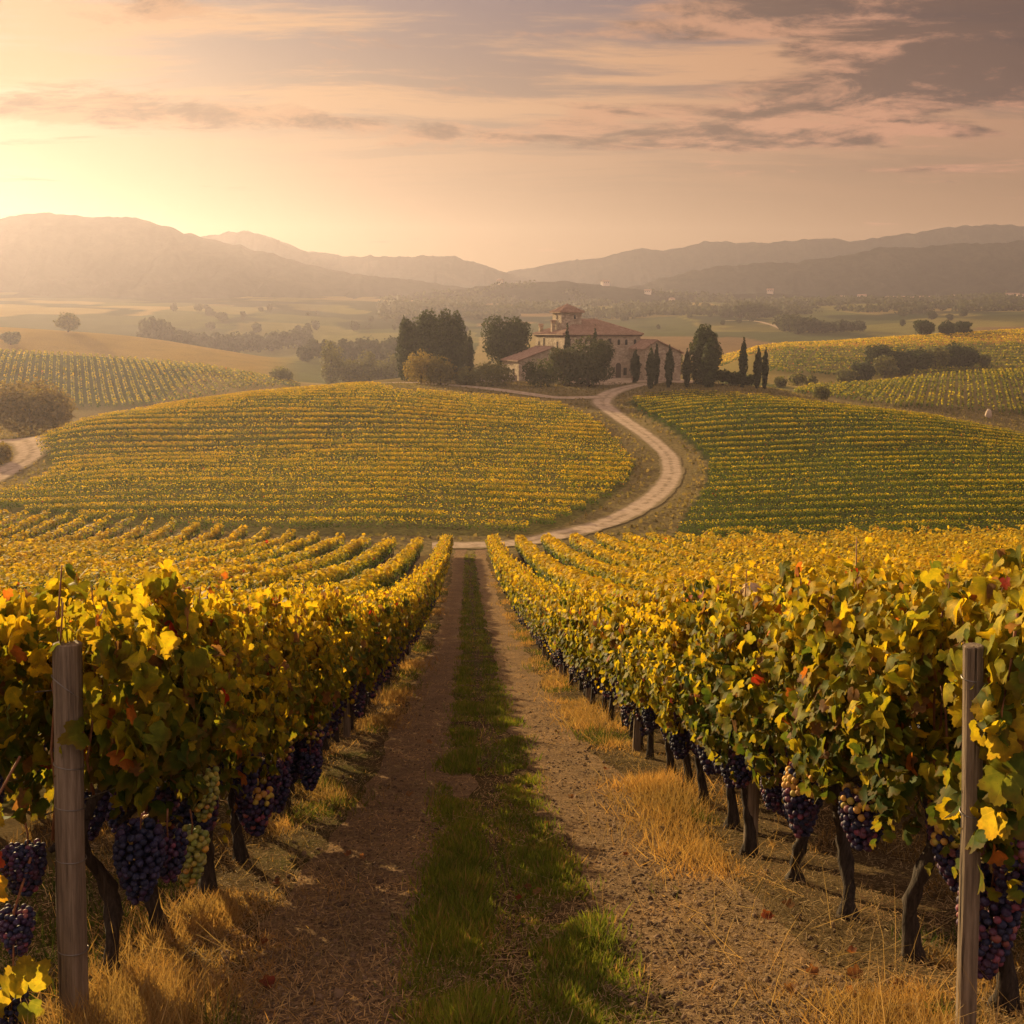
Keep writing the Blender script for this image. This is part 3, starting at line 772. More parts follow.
def trunk_mesh(seed, lean=0.0, nseg=10, lod=0):
    rr = random.Random(seed); b = MB()
    zs = np.linspace(-0.08, 0.80, 15 if lod == 0 else 5)
    a, f1, f2 = rr.uniform(0.06, 0.12), rr.uniform(0, 6), rr.uniform(0, 6)
    pts = [(a * math.sin(5 * z + f1) * z * 1.2, lean * z + a * math.sin(6.5 * z + f2) * min(1, z * 2), z) for z in zs]
    rad = [(0.043 - 0.014 * (z + .08) / .9 + (0.016 if z < 0.05 else 0) + (0.012 if z > 0.72 else 0)) * rr.uniform(0.78, 1.22) for z in zs]
    b.tube(pts, rad, nseg, wob=0.26 if lod == 0 else 0.05, seed=seed)
    # fork into the two arms tied along the wire
    e = pts[-1]
    for s in (-1, 1):
        q = [(e[0], e[1], e[2] - 0.05), (e[0] * .6, e[1] + s * 0.12, e[2] + 0.05), (0.01, s * 0.30, 0.90), (-0.01, s * 0.47, 0.91)]
        b.tube(q, [0.030, 0.024, 0.018, 0.013], max(5, nseg - 3), wob=0.12, seed=seed + s)
    return b.mesh('trunk', True)
def cane_mesh(seed, z1):
    rr = random.Random(seed); b = MB()
    y = 0; p = [(0, 0, 0)]
    for i in range(6): p.append((p[-1][0] + rr.uniform(-.035, .035), p[-1][1] + rr.uniform(-.04, .04), (i + 1) * z1 / 6))
    b.tube(p, [0.0075, 0.007, 0.006, 0.0055, 0.005, 0.0045, 0.003], 5)
    return b.mesh('cane', True)
CANES = [cane_mesh(i, 0.95 + 0.1 * i) for i in range(3)]
for me in CANES: me.materials.append(M['cane'])
def autumn_of(i): return [0.46, 0.62, 0.54, 0.70][i % 4]

# prototypes of each level of detail: foliage meshes and trunk meshes, shared by the copies
NEARF = [foliage_mesh('foliage', 0, 1320, 1.0, a_, 0.092, hang=3, zlo=0.86, zhi=1.86) for a_ in (0.46, 0.52, 0.56, 0.62, 0.66)]
MIDF = [foliage_mesh('foliage', 1, 800, 1.0, a_, 0.112, zlo=0.82, hang=4) for a_ in (0.50, 0.58, 0.66)]
LOWF = [foliage_mesh('foliage', 2, 300, 1.0, a_, 0.18, shoots=5, hang=4, zlo=0.72) for a_ in (0.62, 0.70, 0.76)]
for me in NEARF + MIDF: me.materials.append(M['leaf'])
for me in LOWF: me.materials.append(M['leaf_far'])
TR0 = [trunk_mesh(100 + i, (-0.10, 0.12, 0.02, -0.05)[i]) for i in range(4)]
TR1 = [trunk_mesh(120 + i, (0.08, -0.06)[i], 6, 1) for i in range(2)]
for me in TR0 + TR1: me.materials.append(M['bark'])

def make_vine(lod, fol, trunk, clusters, canes=0):
    """prototype plant at the origin, its row running along y"""
    r_ = empty('grapevine', (0, 0, 0))
    new_obj('trunk', trunk, r_)
    new_obj('foliage', fol, r_)
    for i in range(canes):
        c_ = new_obj('cane', CANES[i % 3], r_, None, (random.uniform(-.07, .07), random.uniform(-.4, .4), 0.88)); c_.rotation_euler = (random.uniform(-.1, .1), random.uniform(-.1, .1), random.uniform(0, 6))
    for me, (x, y, z), s in clusters:
        c_ = new_obj('grape_cluster', me, r_, None, (x, y, z)); c_.scale = (s, s, s); c_.rotation_euler = (random.uniform(-.08, .08), random.uniform(-.08, .08), random.uniform(0, 6.28))
        if lod == 0: new_obj('stalk', STALK, c_)
    return r_
def rand_clusters(kinds, n, zr=(0.72, 0.96)):
    out = []
    for i in range(n):
        k_ = random.choice(kinds); s = random.choice((-1, 1))
        out.append((random.choice(CL[k_]), (s * random.uniform(0.08, 0.26), -0.42 + 0.84 * (i + random.random()) / n, random.uniform(*zr)), random.uniform(0.95, 1.35)))
    return out
PROTO = {0: [], 1: [], 2: []}
for i in range(5):
    PROTO[0].append(lambda i=i: make_vine(0, NEARF[i], TR0[i % 4], rand_clusters(['blue', 'purple', 'purple', 'mixed'] if i else ['blue', 'purple', 'purple', 'blue'], 8), 4))
for i in range(3):
    PROTO[1].append(lambda i=i: make_vine(1, MIDF[i], TR1[i % 2], rand_clusters(['mid'], 8, (0.70, 1.0)), 0))
    PROTO[2].append(lambda i=i: make_vine(2, LOWF[i], TR1[i % 2], rand_clusters(['low'], 5, (0.72, 0.92)), 0))
_made = {}
def vine(lod, i, x, y, label, group, flip=None, sc=1.0):
    k_ = (lod, i % len(PROTO[lod]))
    if k_ not in _made:
        o = _made[k_] = PROTO[lod][k_[1]]()
    else:
        o = copy_tree(_made[k_])
    place_vine(o, x, y, label, group, flip, sc)
    return o
def place_vine(o, x, y, label, group, flip=None, sc=1.0):
    o.location = (x, y, zf(x, y) - 0.01)
    if flip is None: flip = random.random() < 0.5
    o.rotation_euler = (0, random.uniform(-.03, .03), (math.pi if flip else 0) + random.uniform(-.06, .06))
    o.scale = (sc, sc, sc * random.uniform(0.97, 1.04))
    tag(o, label, 'grapevine', group)
ONES = 'zeroth first second third fourth fifth sixth seventh eighth ninth tenth eleventh twelfth thirteenth fourteenth fifteenth sixteenth seventeenth eighteenth nineteenth'.split()
TENS = {2: 'twent', 3: 'thirt', 4: 'fort', 5: 'fift', 6: 'sixt', 7: 'sevent', 8: 'eight', 9: 'ninet'}
def ordinal(n):
    if n < 20: return ONES[n]
    if n >= 100: return 'hundredth' if n == 100 else 'hundred and ' + ordinal(n - 100)
    return TENS[n // 10] + ('ieth' if n % 10 == 0 else 'y ' + ONES[n % 10])

# hero plants at the two ends of the rows, with the bunches the photograph shows
HF = [foliage_mesh('foliage', 0, 1250, 1.05, 0.50, 0.108, shoots=12, hang=2, zlo=0.98, zhi=1.82), foliage_mesh('foliage', 0, 1300, 1.05, 0.44, 0.104, shoots=10, hang=2, zlo=0.98),
      foliage_mesh('foliage', 0, 1500, 1.05, 0.50, 0.096, shoots=11, hang=6, zlo=0.9, zhi=1.86, half=.28), foliage_mesh('foliage', 0, 1450, 1.05, 0.50, 0.094, shoots=11, hang=4, zlo=0.92, zhi=1.84), foliage_mesh('foliage', 0, 1400, 1.05, 0.60, 0.094, shoots=10, hang=4, zlo=0.9, zhi=1.84)]
for me in HF: me.materials.append(M['leaf'])
b_, g_, m_, l_, rg = (HERO[k_] for k_ in ('big_blue', 'big_green', 'big_mixed', 'long_rose', 'rose_gold'))
P_, B_, X_, G_ = CL['purple'], CL['blue'], CL['mixed'], CL['green']
GL, GR = 'grapevines of the row along the left of the track', 'grapevines of the row along the right of the track'
heroes = [
 (XL, 4.50, HF[0], TR0[1], [(b_, (0.20, -0.02, 0.80), 0.95), (P_[0], (0.26, 0.20, 0.66), 1.05), (P_[1], (-0.25, -0.15, 0.80), 1.0), (B_[0], (-0.12, 0.3, 0.85), 1.0)], 'grapevine behind the cracked post, one big blue bunch hanging on its bent trunk', GL),
 (XL, 5.30, HF[1], TR0[3], [(g_, (0.25, -0.20, 0.74), 1.0), (g_, (0.24, 0.14, 0.92), 0.95), (B_[1], (0.16, 0.22, 0.75), 1.25), (P_[1], (0.10, -0.02, 0.98), 1.1), (B_[0], (-0.2, 0.1, 0.85), 1.0)], 'grapevine carrying pale green bunches beside blue ones, second from the cracked post', GL),
 (XR + 0.12, 3.85, HF[2], TR0[0], [(l_, (-0.10, -0.02, 0.66), 1.0), (rg, (-0.12, 0.0, 0.98), 1.0), (m_, (-0.16, 0.14, 0.80), 0.9), (P_[1], (-0.05, -0.12, 0.85), 1.2)], 'grapevine at the frame edge beside the tall round post with long rosy bunches', GR),
 (XR + 0.06, 4.55, HF[3], TR0[2], [(m_, (-0.24, 0.12, 0.86), 0.95), (P_[0], (0.05, -0.1, 0.88), 1.1), (X_[0], (0.2, 0.3, 0.9), 1.0), (P_[1], (-0.05, 0.36, 0.84), 1.0)], 'grapevine on a thick knotted trunk behind the tall round post, gold berries in one bunch', GR),
 (XR, 5.25, HF[4], TR0[1], [(m_, (-0.26, 0.02, 0.88), 1.0), (P_[0], (-0.12, 0.3, 0.90), 1.2), (B_[0], (-0.05, -0.3, 0.85), 1.0), (P_[1], (0.2, 0.1, 0.9), 1.0)], 'grapevine with curved trunk forking under a purple and gold bunch, third from the round post', GR),
]
for x, y, f_, tr, cl, lab, grp in heroes:
    o = make_vine(0, f_, tr, cl, 5)
    place_vine(o, x, y, lab, grp, False)
    o.rotation_euler = (0, 0, 0)
seen = {}
def fill_row(x, y0, step, y1, grp, fmt, start, jit=0.07):
    n = start; y = y0
    while y < y1:
        lod = 0 if y < 11 else (1 if y < 33 else 2)
        vine(lod, n * 7 + int(y * 3) % 5, x + random.uniform(-jit, jit), y, fmt % ordinal(n), grp)
        n += 1; y += step * (1 if lod < 2 else 1.06)
fill_row(XL, 6.15, 0.85, 87.0, GL, '%s grapevine of the row left of the track, counting from the cracked post', 3)
fill_row(XR, 6.10, 0.85, 87.0, GR, '%s grapevine counted from the near end of the row right of the track', 4)
fill_row(XL - ROW, 7.3, 0.92, 30.0, 'grapevines of the second row left of the track', '%s shaded grapevine of the second row to the left of the track', 1)
fill_row(XR + ROW, 6.3, 0.92, 22.0, 'grapevines of the second row right of the track', '%s grapevine of the second row, half hidden behind the right hand row', 1)

# ------------------------------------------------------------------ posts and wires
def post_mesh(h, r, seed, n=18):
    rr = random.Random(seed); b = MB()
    zs = [-0.35, 0, .25, .5, .75, 1.0, 1.25, h - 0.02, h - 0.004, h]
    pts = [(0.004 * math.sin(3 * z + seed), 0.004 * math.cos(2 * z), z) for z in zs]
    rad = [r * (1.06 - 0.05 * z / h) * rr.uniform(0.985, 1.015) for z in zs]; rad[-1] = r * 0.86
    b.tube(pts, rad, n, wob=0.03, seed=seed)
    return b.mesh('wooden_post', False)
def ring_mesh(r, tilt, seed):
    b = MB(); pts = []
    for k_ in range(25):
        a = 2 * math.pi * k_ / 24
        pts.append((math.cos(a) * r, math.sin(a) * r, tilt * math.cos(a + seed) * r))
    b.tube(pts, [0.0025] * 25, 5, cap=False); return b.mesh('wire_wrap', True)
def post(x, y, h, r, lean, label, group, seed, wraps=(), wood='wood'):
    r_ = empty('trellis_post', (x, y, zf(x, y)))
    pm = new_obj('stake', post_mesh(h, r, seed), r_, M[wood])
    r_.rotation_euler = (lean[1], lean[0], seed * 0.7 % 0.3)
    for z, tl in wraps: new_obj('wire_wrap', ring_mesh(r * 1.06, tl, seed), r_, M['wire'], (0, 0, z))
    return tag(r_, label, 'post', group)
PGL, PGR = 'wooden posts of the left row', 'wooden posts of the right row'
post(XL + 0.05, 3.98, 1.62, 0.054, (0.045, -0.03), 'thick cracked grey post bound with wire at the near end of the left row', PGL, 3, [(0.34, 0.1), (0.73, 0.1), (0.95, 0.15), (1.12, 0.2), (1.44, 0.9)])
post(1.88, 3.50, 1.58, 0.034, (-0.055, -0.02), 'tall round post at the near end of the right row, leaves across it', PGR, 5, [(0.95, 0.2), (1.46, 0.15)])
for i, y in enumerate((8.55, 13.4, 18.3, 23.2, 28.1)):
    post(XL + 0.06, y, 1.62, 0.045, (random.uniform(-.03, .03), random.uniform(-.03, .03)), '%s slim post along the left row after the cracked one' % ordinal(i + 1), PGL, 11 + i)
for i, y in enumerate((6.95, 11.9, 16.8, 21.7, 26.6)):
    post(XR - 0.06, y, 1.62, 0.048, (random.uniform(-.03, .03), random.uniform(-.03, .03)), '%s dark post along the right row after the near one' % ordinal(i + 1), PGR, 31 + i)
def wire(x, y0, y1, h, label):
    b = MB(); yy_ = np.arange(y0, y1, 1.2)
    b.tube([(x, y, zf(x, y) + h - 0.012 * math.sin((y - y0) * 1.3) ** 2) for y in yy_], [0.0032] * len(yy_), 5, cap=False)
    tag(b.build('trellis_wire', M['wire'], None, True), label, 'wire', 'trellis wires of the two rows by the track')
wire(XL, 3.98, 34, 0.93, 'low trellis wire carrying the arms of the left row')
wire(XL, 3.98, 34, 1.44, 'upper trellis wire hidden in the leaves of the left row')
wire(XR, 3.2, 34, 0.93, 'low trellis wire carrying the arms of the right row')
wire(XR, 3.2, 34, 1.42, 'upper trellis wire passing the top of the right post')
# loose shoots by the left post: a red and orange spray, a low one with yellow leaves and withered bunches
def shoot(x, y, pts, leaves, clusters, label):
    r_ = empty('vine_shoot', (x, y, zf(x, y)))
    b = MB(); b.tube(pts, list(np.linspace(0.006, 0.002, len(pts))), 5); b.build('cane', M['cane'], r_, True)
    for (p, n, u, s, c) in leaves:
        v, f, cc, l = scatter(LEAF_V, LEAF_F, np.array([p]), np.array([n], float), np.array([u], float), np.array([s]), np.array([c]), np.array([[random.uniform(-.4, .3), random.uniform(-.6, .1), random.uniform(-.3, .3)]]), True)
        new_obj('leaf', np_mesh('leaf', v, tris=f, col=c_arr(cc), luv=l), r_, M['leaf'])
    for me, p, s in clusters:
        c_ = new_obj('grape_cluster', me, r_, None, p); c_.scale = (s, s, s)
    return tag(r_, label, 'vine shoot')
def c_arr(c): return np.asarray(c)
Yw, Or, Rd, Gn = (0.46, 0.34, 0.03), (0.48, 0.19, 0.02), (0.40, 0.05, 0.02), (0.20, 0.22, 0.03)
shoot(XL - 0.12, 3.86, [(0.05, 0.1, 1.15), (-0.02, 0, 1.0), (-0.06, -0.02, 0.85), (-0.04, -0.04, 0.72)],
      [((-0.03, -.02, 0.98), (-.3, -1, .2), (0.1, 0, -1), .15, Yw), ((-0.07, -.06, 0.86), (.2, -1, .1), (-.5, 0, -1), .12, Or), ((-0.02, -.07, 0.80), (-.2, -1, .3), (.4, 0, -1), .10, Rd), ((-0.04, -.06, 0.69), (0, -1, .2), (-.1, 0, -1), .15, (0.55, 0.33, .03)), ((-0.10, 0, 1.10), (-.6, -1, .2), (-.6, 0, -.6), .15, Gn)], [], 'spray of yellow and red leaves hanging left of the cracked post')
shoot(XL - 0.06, 3.86, [(0.02, 0.05, 0.75), (-0.04, 0.0, 0.55), (-0.05, -0.02, 0.35), (-0.06, -0.05, 0.16)],
      [((0.03, -.09, 0.31), (.1, -1, .1), (-.1, 0, 1), .17, (0.40, .33, .03)), ((-0.05, -.08, 0.27), (-.5, -1, .1), (-.3, 0, 1), .13, (.36, .30, .03)), ((-0.13, -.06, 0.22), (-.2, -1, .3), (-.6, 0, -1), .15, Yw), ((-0.18, -.05, 0.32), (-.6, -1, .2), (-.4, 0, 1), .11, Or), ((0.02, -.08, 0.18), (.1, -1, .4), (.2, 0, -1), .10, Gn)],
      [(CL['purple'][0], (-0.05, 0.03, 0.56), 0.85), (CL['blue'][0], (-0.09, 0.0, 0.22), 0.8), (CL['purple'][1], (-0.04, 0.06, 0.80), 0.8)], 'low shoot with yellow leaves and small dark bunches at the foot of the cracked post')
shoot(1.85, 3.43, [(0.10, 0.10, 1.66), (0.02, -0.03, 1.52), (-0.02, -0.07, 1.36), (0.02, -0.06, 1.20), (0.06, -0.04, 1.02)],
      [((-0.05 + 0.17 * random.random(), -0.08 - 0.05 * random.random(), 0.98 + 0.07 * i), (random.uniform(-.7, .4), -1, random.uniform(0, .5)), (random.uniform(-.6, .6), 0, -1), random.uniform(.10, .15), (Yw, (0.30, .28, .025), Gn, (0.11, 0.14, 0.02), (0.40, .30, .025))[i % 5]) for i in range(10)], [(HERO['rose_gold'], (0.13, 0.0, 0.98), 0.9)], 'spray of yellow green leaves crossing the top of the tall round post')
# a pale curled leaf standing out on top of the right row
v, f, cc, l = scatter(LEAF_V, LEAF_F, np.array([(0, 0, 0.0)]), np.array([(-0.5, -0.6, 0.9)]), np.array([(0.9, 0, -0.35)]), np.array([0.15]), np.array([(0.62, 0.52, 0.46)]), np.array([[-1.0, -1.1, 0.2]]), True)
o = new_obj('curled_leaf', np_mesh('curled_leaf', v, tris=f, col=cc, luv=l), None, M['leaf'], (XR - 0.05, 7.35, zf(XR, 7.35) + 2.0)); tag(o, 'pale curled dry leaf poking above the right row of vines', 'leaf')

# ------------------------------------------------------------------ the other rows of the near slope, each a trellised hedge of its own
def row_mesh(path, dens, size, autumn, half=0.27, zlo=0.55, zhi=1.78, hg=0.7, sd=0.16, lumpy=1.0):
    """leaves along a polyline path of (x, y); dens and size are functions of depth"""
    path = np.asarray(path, float); seg = np.linalg.norm(np.diff(path, axis=0), axis=1); L = np.r_[0, np.cumsum(seg)]
    mid = np.interp((L[:-1] + L[1:]) / 2, L, path[:, 1])
    mx_ = np.interp((L[:-1] + L[1:]) / 2, L, path[:, 0])
    weak = np.clip((fbm(mx_ / 5.0, mid / 5.0, 3, 93) - 0.25) * 3.2, 0.35, 1.15)
    cnt = rng.poisson(dens(mid) * seg * weak)
    n = int(cnt.sum())
    if n < 5: n = 5; cnt = np.zeros(len(seg), int); cnt[0] = 5
    si = np.repeat(np.arange(len(seg)), cnt); t_ = rng.random(n)
    p = path[si] * (1 - t_[:, None]) + path[si + 1] * t_[:, None]
    tg = (path[si + 1] - path[si]) / seg[si][:, None]; nm = np.stack([tg[:, 1], -tg[:, 0]], 1)
    s = L[si] + t_ * seg[si]
    side = np.where(rng.random(n) < 0.5, -1.0, 1.0)
    h = rng.beta(1.3, 0.9, n)
    lump = fbm(s / 0.55, s * 0 + autumn * 40, 3, int(rng.integers(9999)))
    topz = zhi * (1 + 0.30 * lumpy * (lump - 0.47))
    prof = half * (0.55 + 0.7 * np.sqrt(np.clip(np.sin(math.pi * np.clip(.1 + .82 * h, 0, 1)), 0, 1))) * (1 + 0.75 * lumpy * (lump - 0.47))
    off = side * prof * rng.uniform(0.55, 1.1, n)
    xy = p + nm * off[:, None]
    z = zt(xy[:, 0], xy[:, 1]) + zlo + (topz - zlo) * h
    pos = np.stack([xy[:, 0], xy[:, 1], z], 1)
    nr_ = np.concatenate([nm * side[:, None] * (1.15 - 0.75 * h[:, None]), (0.2 + 1.0 * h ** 2)[:, None]], 1) + rng.normal(0, 0.45, (n, 3))
    up = rng.normal(0, 0.6, (n, 3)); up[:, 2] -= 0.9
    a_ = np.clip(autumn + (fbm(xy[:, 0] / 7, xy[:, 1] / 7, 2, 91) - 0.38) * 0.5, 0, 1)
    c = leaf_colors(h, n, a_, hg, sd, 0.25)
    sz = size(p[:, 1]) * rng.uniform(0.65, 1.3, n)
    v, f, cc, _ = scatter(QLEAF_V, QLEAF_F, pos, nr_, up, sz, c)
    return np_mesh('vine_hedge', v, quads=f, col=cc)
size_near = lambda y: np.clip(0.10 + 0.0018 * np.asarray(y), 0.12, 0.26)
dens_near = lambda y: np.clip(4.6 / (size_near(y) ** 2), 60, 300)
def near_row(x, y0, y1, autumn, label, grp):
    yy_ = np.arange(y0, y1, 0.6); path = np.stack([x + 0 * yy_, yy_], 1)
    o = new_obj('vine_hedge', row_mesh(path, dens_near, size_near, autumn, half=0.25, zlo=0.6, hg=1.5, sd=0.12, lumpy=0.8), None, M['leaf_far'])  # steep hg paints bright tops and shaded sides into the leaf colour
    b = MB(); sp = 0.95 if y0 < 30 else 1.4
    for y in np.arange(y0 + .3, y1, sp):
        z = zf(x, y); b.tube([(x, y, z - .05), (x + random.uniform(-.05, .05), y + .04, z + .4), (x, y, z + .85)], [0.045, 0.036, 0.03], 5, cap=False)
    t_ = b.build('trunks', M['bark'], o, True)
    t_['kind'] = 'stuff'
    return tag(o, label, 'vine row', grp)
for k_ in range(1, 27):
    x = XL - ROW * k_
    y0 = 30.0 if k_ == 1 else max(6.0, (-x) / 0.62 - 6)
    y1 = float(near_end(x)) + random.uniform(-.8, .8)
    if y0 < y1 - 3: near_row(x, y0, y1, 0.46 + random.uniform(-.04, .04), 'gold leafed vine row running downhill, %s left of the grassy track' % ordinal(k_ + 1), 'vine rows of the slope left of the track')
for k_ in range(1, 29):
    x = XR + ROW * k_
    y0 = 22.0 if k_ == 1 else max(6.0, x / 0.70 - 6)
    y1 = float(near_end(x)) + random.uniform(-.8, .8)
    if y0 < y1 - 3: near_row(x, y0, y1, 0.64 + random.uniform(-.04, .04), 'amber leafed vine row running downhill, %s right of the grassy track' % ordinal(k_ + 1), 'vine rows of the slope right of the track')

# ------------------------------------------------------------------ rows that follow the contour of the farmhouse hill
def inside(poly, x, y):
    poly = np.asarray(poly); r_ = np.zeros(len(x), bool); j = len(poly) - 1
    for i in range(len(poly)):
        xi, yi = poly[i]; xj, yj = poly[j]
        c_ = ((yi > y) != (yj > y)) & (x < (xj - xi) * (y - yi) / (yj - yi + 1e-9) + xi)
        r_ ^= c_; j = i
    return r_
H_ = 1.5
poly_left = [hit(-120, 507, 104, 135, H_), hit(0, 499, 104, 135, H_), hit(120, 512, 100, 125, H_), hit(300, 522, 97, 115, H_), hit(450, 527, 97, 112, H_), hit(520, 521, 97, 118, H_), hit(560, 512, 98, 125, H_), hit(600, 494, 100, 140, H_), hit(627, 474, 110, 150, H_),
             hit(636, 455, 120, 170, H_), hit(622, 434, 140, 190, H_), hit(594, 412, 160, 220, H_), hit(560, 398, 180, 240, H_), hit(500, 391, 190, 240, H_), hit(440, 388, 190, 238, H_), hit(395, 384, 200, 240, H_),
             (uof(370) * 236, 236), (uof(280) * 222, 222), (uof(200) * 211, 211), (uof(100) * 194, 194), (uof(30) * 178, 178), hit(42, 449, 140, 178, H_), hit(48, 462, 130, 165, H_), hit(20, 478, 120, 150, H_), hit(-40, 492, 115, 145, H_), hit(-120, 500, 110, 140, H_)]
poly_right = [hit(670, 525, 98, 118, H_), hit(850, 523, 97, 118, H_), hit(1110, 518, 98, 120, H_), (uof(1110) * 182, 182), (uof(1024) * 188, 188), (uof(930) * 198, 198), (uof(850) * 208, 208), (uof(760) * 214, 214), hit(700, 387, 190, 226, H_), hit(650, 389, 190, 236, H_), hit(626, 395, 180, 230, H_),
              hit(642, 406, 170, 215, H_), hit(668, 420, 150, 200, H_), hit(690, 435, 130, 185, H_), hit(708, 452, 120, 170, H_), hit(706, 472, 110, 155, H_), hit(690, 495, 104, 135, H_)]
# green cover between the rows of the two hill fields
gf = ZC.reshape(-1, 3).copy(); gx, gy = GX.ravel(), GY.ravel()
for poly_, tint in ((poly_left, (0.105, 0.098, 0.034)), (poly_right, (0.055, 0.066, 0.022))):
    gf[inside(poly_, gx, gy)] = tint
at_ = bpy.data.objects['ground'].data.attributes['Col']
at_.data.foreach_set('color', np.concatenate([gf, np.ones((len(gf), 1))], 1).astype(np.float32).ravel())
size_hill = lambda y: 0.10 + 0.0004 * np.asarray(y)
dens_hill = lambda y: 125 + 0 * np.asarray(y)
def contour_rows(poly, y0, y1, step, autumn, fmt, grp):
    n = 0
    xs = np.arange(-190, 190, 1.0)
    for y in np.arange(y0, y1, step):
        yy_ = y + 1.2 * np.sin(xs / 38) + 0.0009 * (xs - 10) ** 2 * (1 if y < 190 else 0.6)
        ok = inside(poly, xs, yy_)
        idx = np.where(ok)[0]
        if len(idx) < 4: continue
        for run in np.split(idx, np.where(np.diff(idx) > 1)[0] + 1):
            if len(run) < 9: continue
            n += 1
            path = np.stack([xs[run], yy_[run]], 1)
            o = new_obj('vine_hedge', row_mesh(path, dens_hill, size_hill, autumn, half=0.42, zlo=0.05, zhi=1.12, hg=1.7, sd=0.07, lumpy=0.35), None, M['leaf_far'])  # hg paints lit tops and shadowed lower leaves into the tint, drawing row lines
            tag(o, fmt % ordinal(n), 'vine row', grp)
contour_rows(poly_left, 96, 242, 4.2, 0.42, 'gold green vine row left of the winding road, %s up the hill', 'vine rows on the hill left of the winding road')
contour_rows(poly_right, 97, 226, 4.2, 0.10, 'dark green vine row right of the winding road, %s up the hill', 'vine rows on the hill right of the winding road')
# striped vineyards farther off
size_far = lambda y: 0.55 + 0 * np.asarray(y)
dens_far = lambda y: 9 + 0 * np.asarray(y)
def stripes(px0, px1, n, ya, yb, dirx, yref, autumn, fmt, grp, half=0.55):
    for i in range(n):
        px = px0 + (px1 - px0) * i / (n - 1)
        x0 = uof(px) * yref
        a_, b_ = ya(px), yb(px)
        yy_ = np.arange(a_, b_, 4.0)
        if len(yy_) < 3: continue
        xx_ = x0 + dirx * (yy_ - yref)
        o = new_obj('vine_hedge', row_mesh(np.stack([xx_, yy_], 1), dens_far, size_far, autumn, half=half, zlo=0.2, zhi=1.8), None, M['leaf_far'])
        tag(o, fmt % ordinal(i + 1), 'vine row', grp)
stripes(1075, 800, 32, lambda p: 255 + max(0, (900 - p)) * 0.35, lambda p: 344 if p > 930 else 344 - (930 - p) * 0.12, 0.47, 300, 0.36, 'vine stripe of the field right of the hill, %s from the frame edge', 'vine stripes of the field right of the hill')
stripes(-60, 300, 52, lambda p: 318 + max(0, p - 150) * 0.40, lambda p: 432 if p < 100 else 432 - (p - 100) * 0.10, -0.36, 380, 0.42, 'thin vine stripe of the misty western field, %s from its left edge', 'vine stripes of the misty western field', 0.4)

# rows of the gold crest on the eastern ridge, running along the slope
for i, y in enumerate(np.arange(404, 545, 7.0)):
    xa, xb = uof(700 if y > 470 else 770) * y, uof(1075) * y
    xs_ = np.arange(xa, xb, 5.0)
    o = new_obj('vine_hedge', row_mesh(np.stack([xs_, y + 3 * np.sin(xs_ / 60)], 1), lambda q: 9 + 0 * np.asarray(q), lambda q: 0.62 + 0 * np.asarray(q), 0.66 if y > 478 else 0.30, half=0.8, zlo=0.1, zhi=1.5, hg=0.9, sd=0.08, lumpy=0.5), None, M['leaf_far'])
    tag(o, 'far vine row along the eastern gold crested ridge, %s up its slope' % ordinal(i + 1), 'vine row', 'vine rows of the gold crested ridge')
# ------------------------------------------------------------------ grasses, straw and fallen leaves of the track
BL_V = np.array([(-.5, 0, 0), (.5, 0, 0), (.40, .5, .05), (-.40, .5, .05), (0, 1, .22)])
BL_Q = np.array([[0, 1, 2, 3]]); BL_T = np.array([[3, 2, 4]])
def blades(name, pos, height, width, lean, col, mat, label=None):
    n = len(pos)
    up = np.stack([rng.normal(0, lean, n), rng.normal(0, lean, n), np.ones(n)], 1)
    nr_ = rng.normal(0, 1, (n, 3)); nr_[:, 2] *= 0.3
    size = np.stack([width, height, height], 1)
    v, q, c, _ = scatter(BL_V, BL_Q, pos, nr_, up, size, col)
    tq = (BL_T[None] + (np.arange(n) * 5)[:, None, None]).reshape(-1, 3)
    o = new_obj(name, np_mesh(name, v, quads=q, tris=tq, col=c), None, mat)
    return tag(o, kind='stuff')
def ground_pts(x, y): return np.stack([x, y, zn(x, y)], 1)
def depth_samples(n, y0, y1, p=1.6):
    """more samples near the camera"""
    t_ = rng.random(n); a = 1 - p
    return (y0 ** a + t_ * (y1 ** a - y0 ** a)) ** (1 / a)
# green strips along the middle of the track
n = 90000
y = depth_samples(n, 3.0, 88, 1.75)
strip = np.where(rng.random(n) < 0.5, -0.25, 0.27)
wob = (fbm(y * 0.5, strip * 10, 3, 71) - 0.44) * 0.3
x = XC + strip + wob + rng.normal(0, 0.105, n)
keep = fbm(x * 1.6, y * 0.9, 3, 72) > 0.29
x, y = x[keep], y[keep]; n = len(x)
tall = np.clip(fbm(x * 2.5, y * 1.6, 3, 73) * 1.9 - 0.25, 0.25, 1.4)
g_ = rng.random(n)[:, None]; dryg = (rng.random(n) < 0.16)[:, None]
colr = np.array([0.085, 0.125, 0.018]) * (1 - g_) + np.array([0.22, 0.24, 0.035]) * g_
colr = np.where(dryg, np.array([0.28, 0.19, 0.07]), colr)
blades('grass', ground_pts(x, y), rng.uniform(0.05, 0.15, n) * tall * (1 + y * 0.006), rng.uniform(0.004, 0.008, n) * (1 + y * 0.10), 0.42, colr, M['grass'])
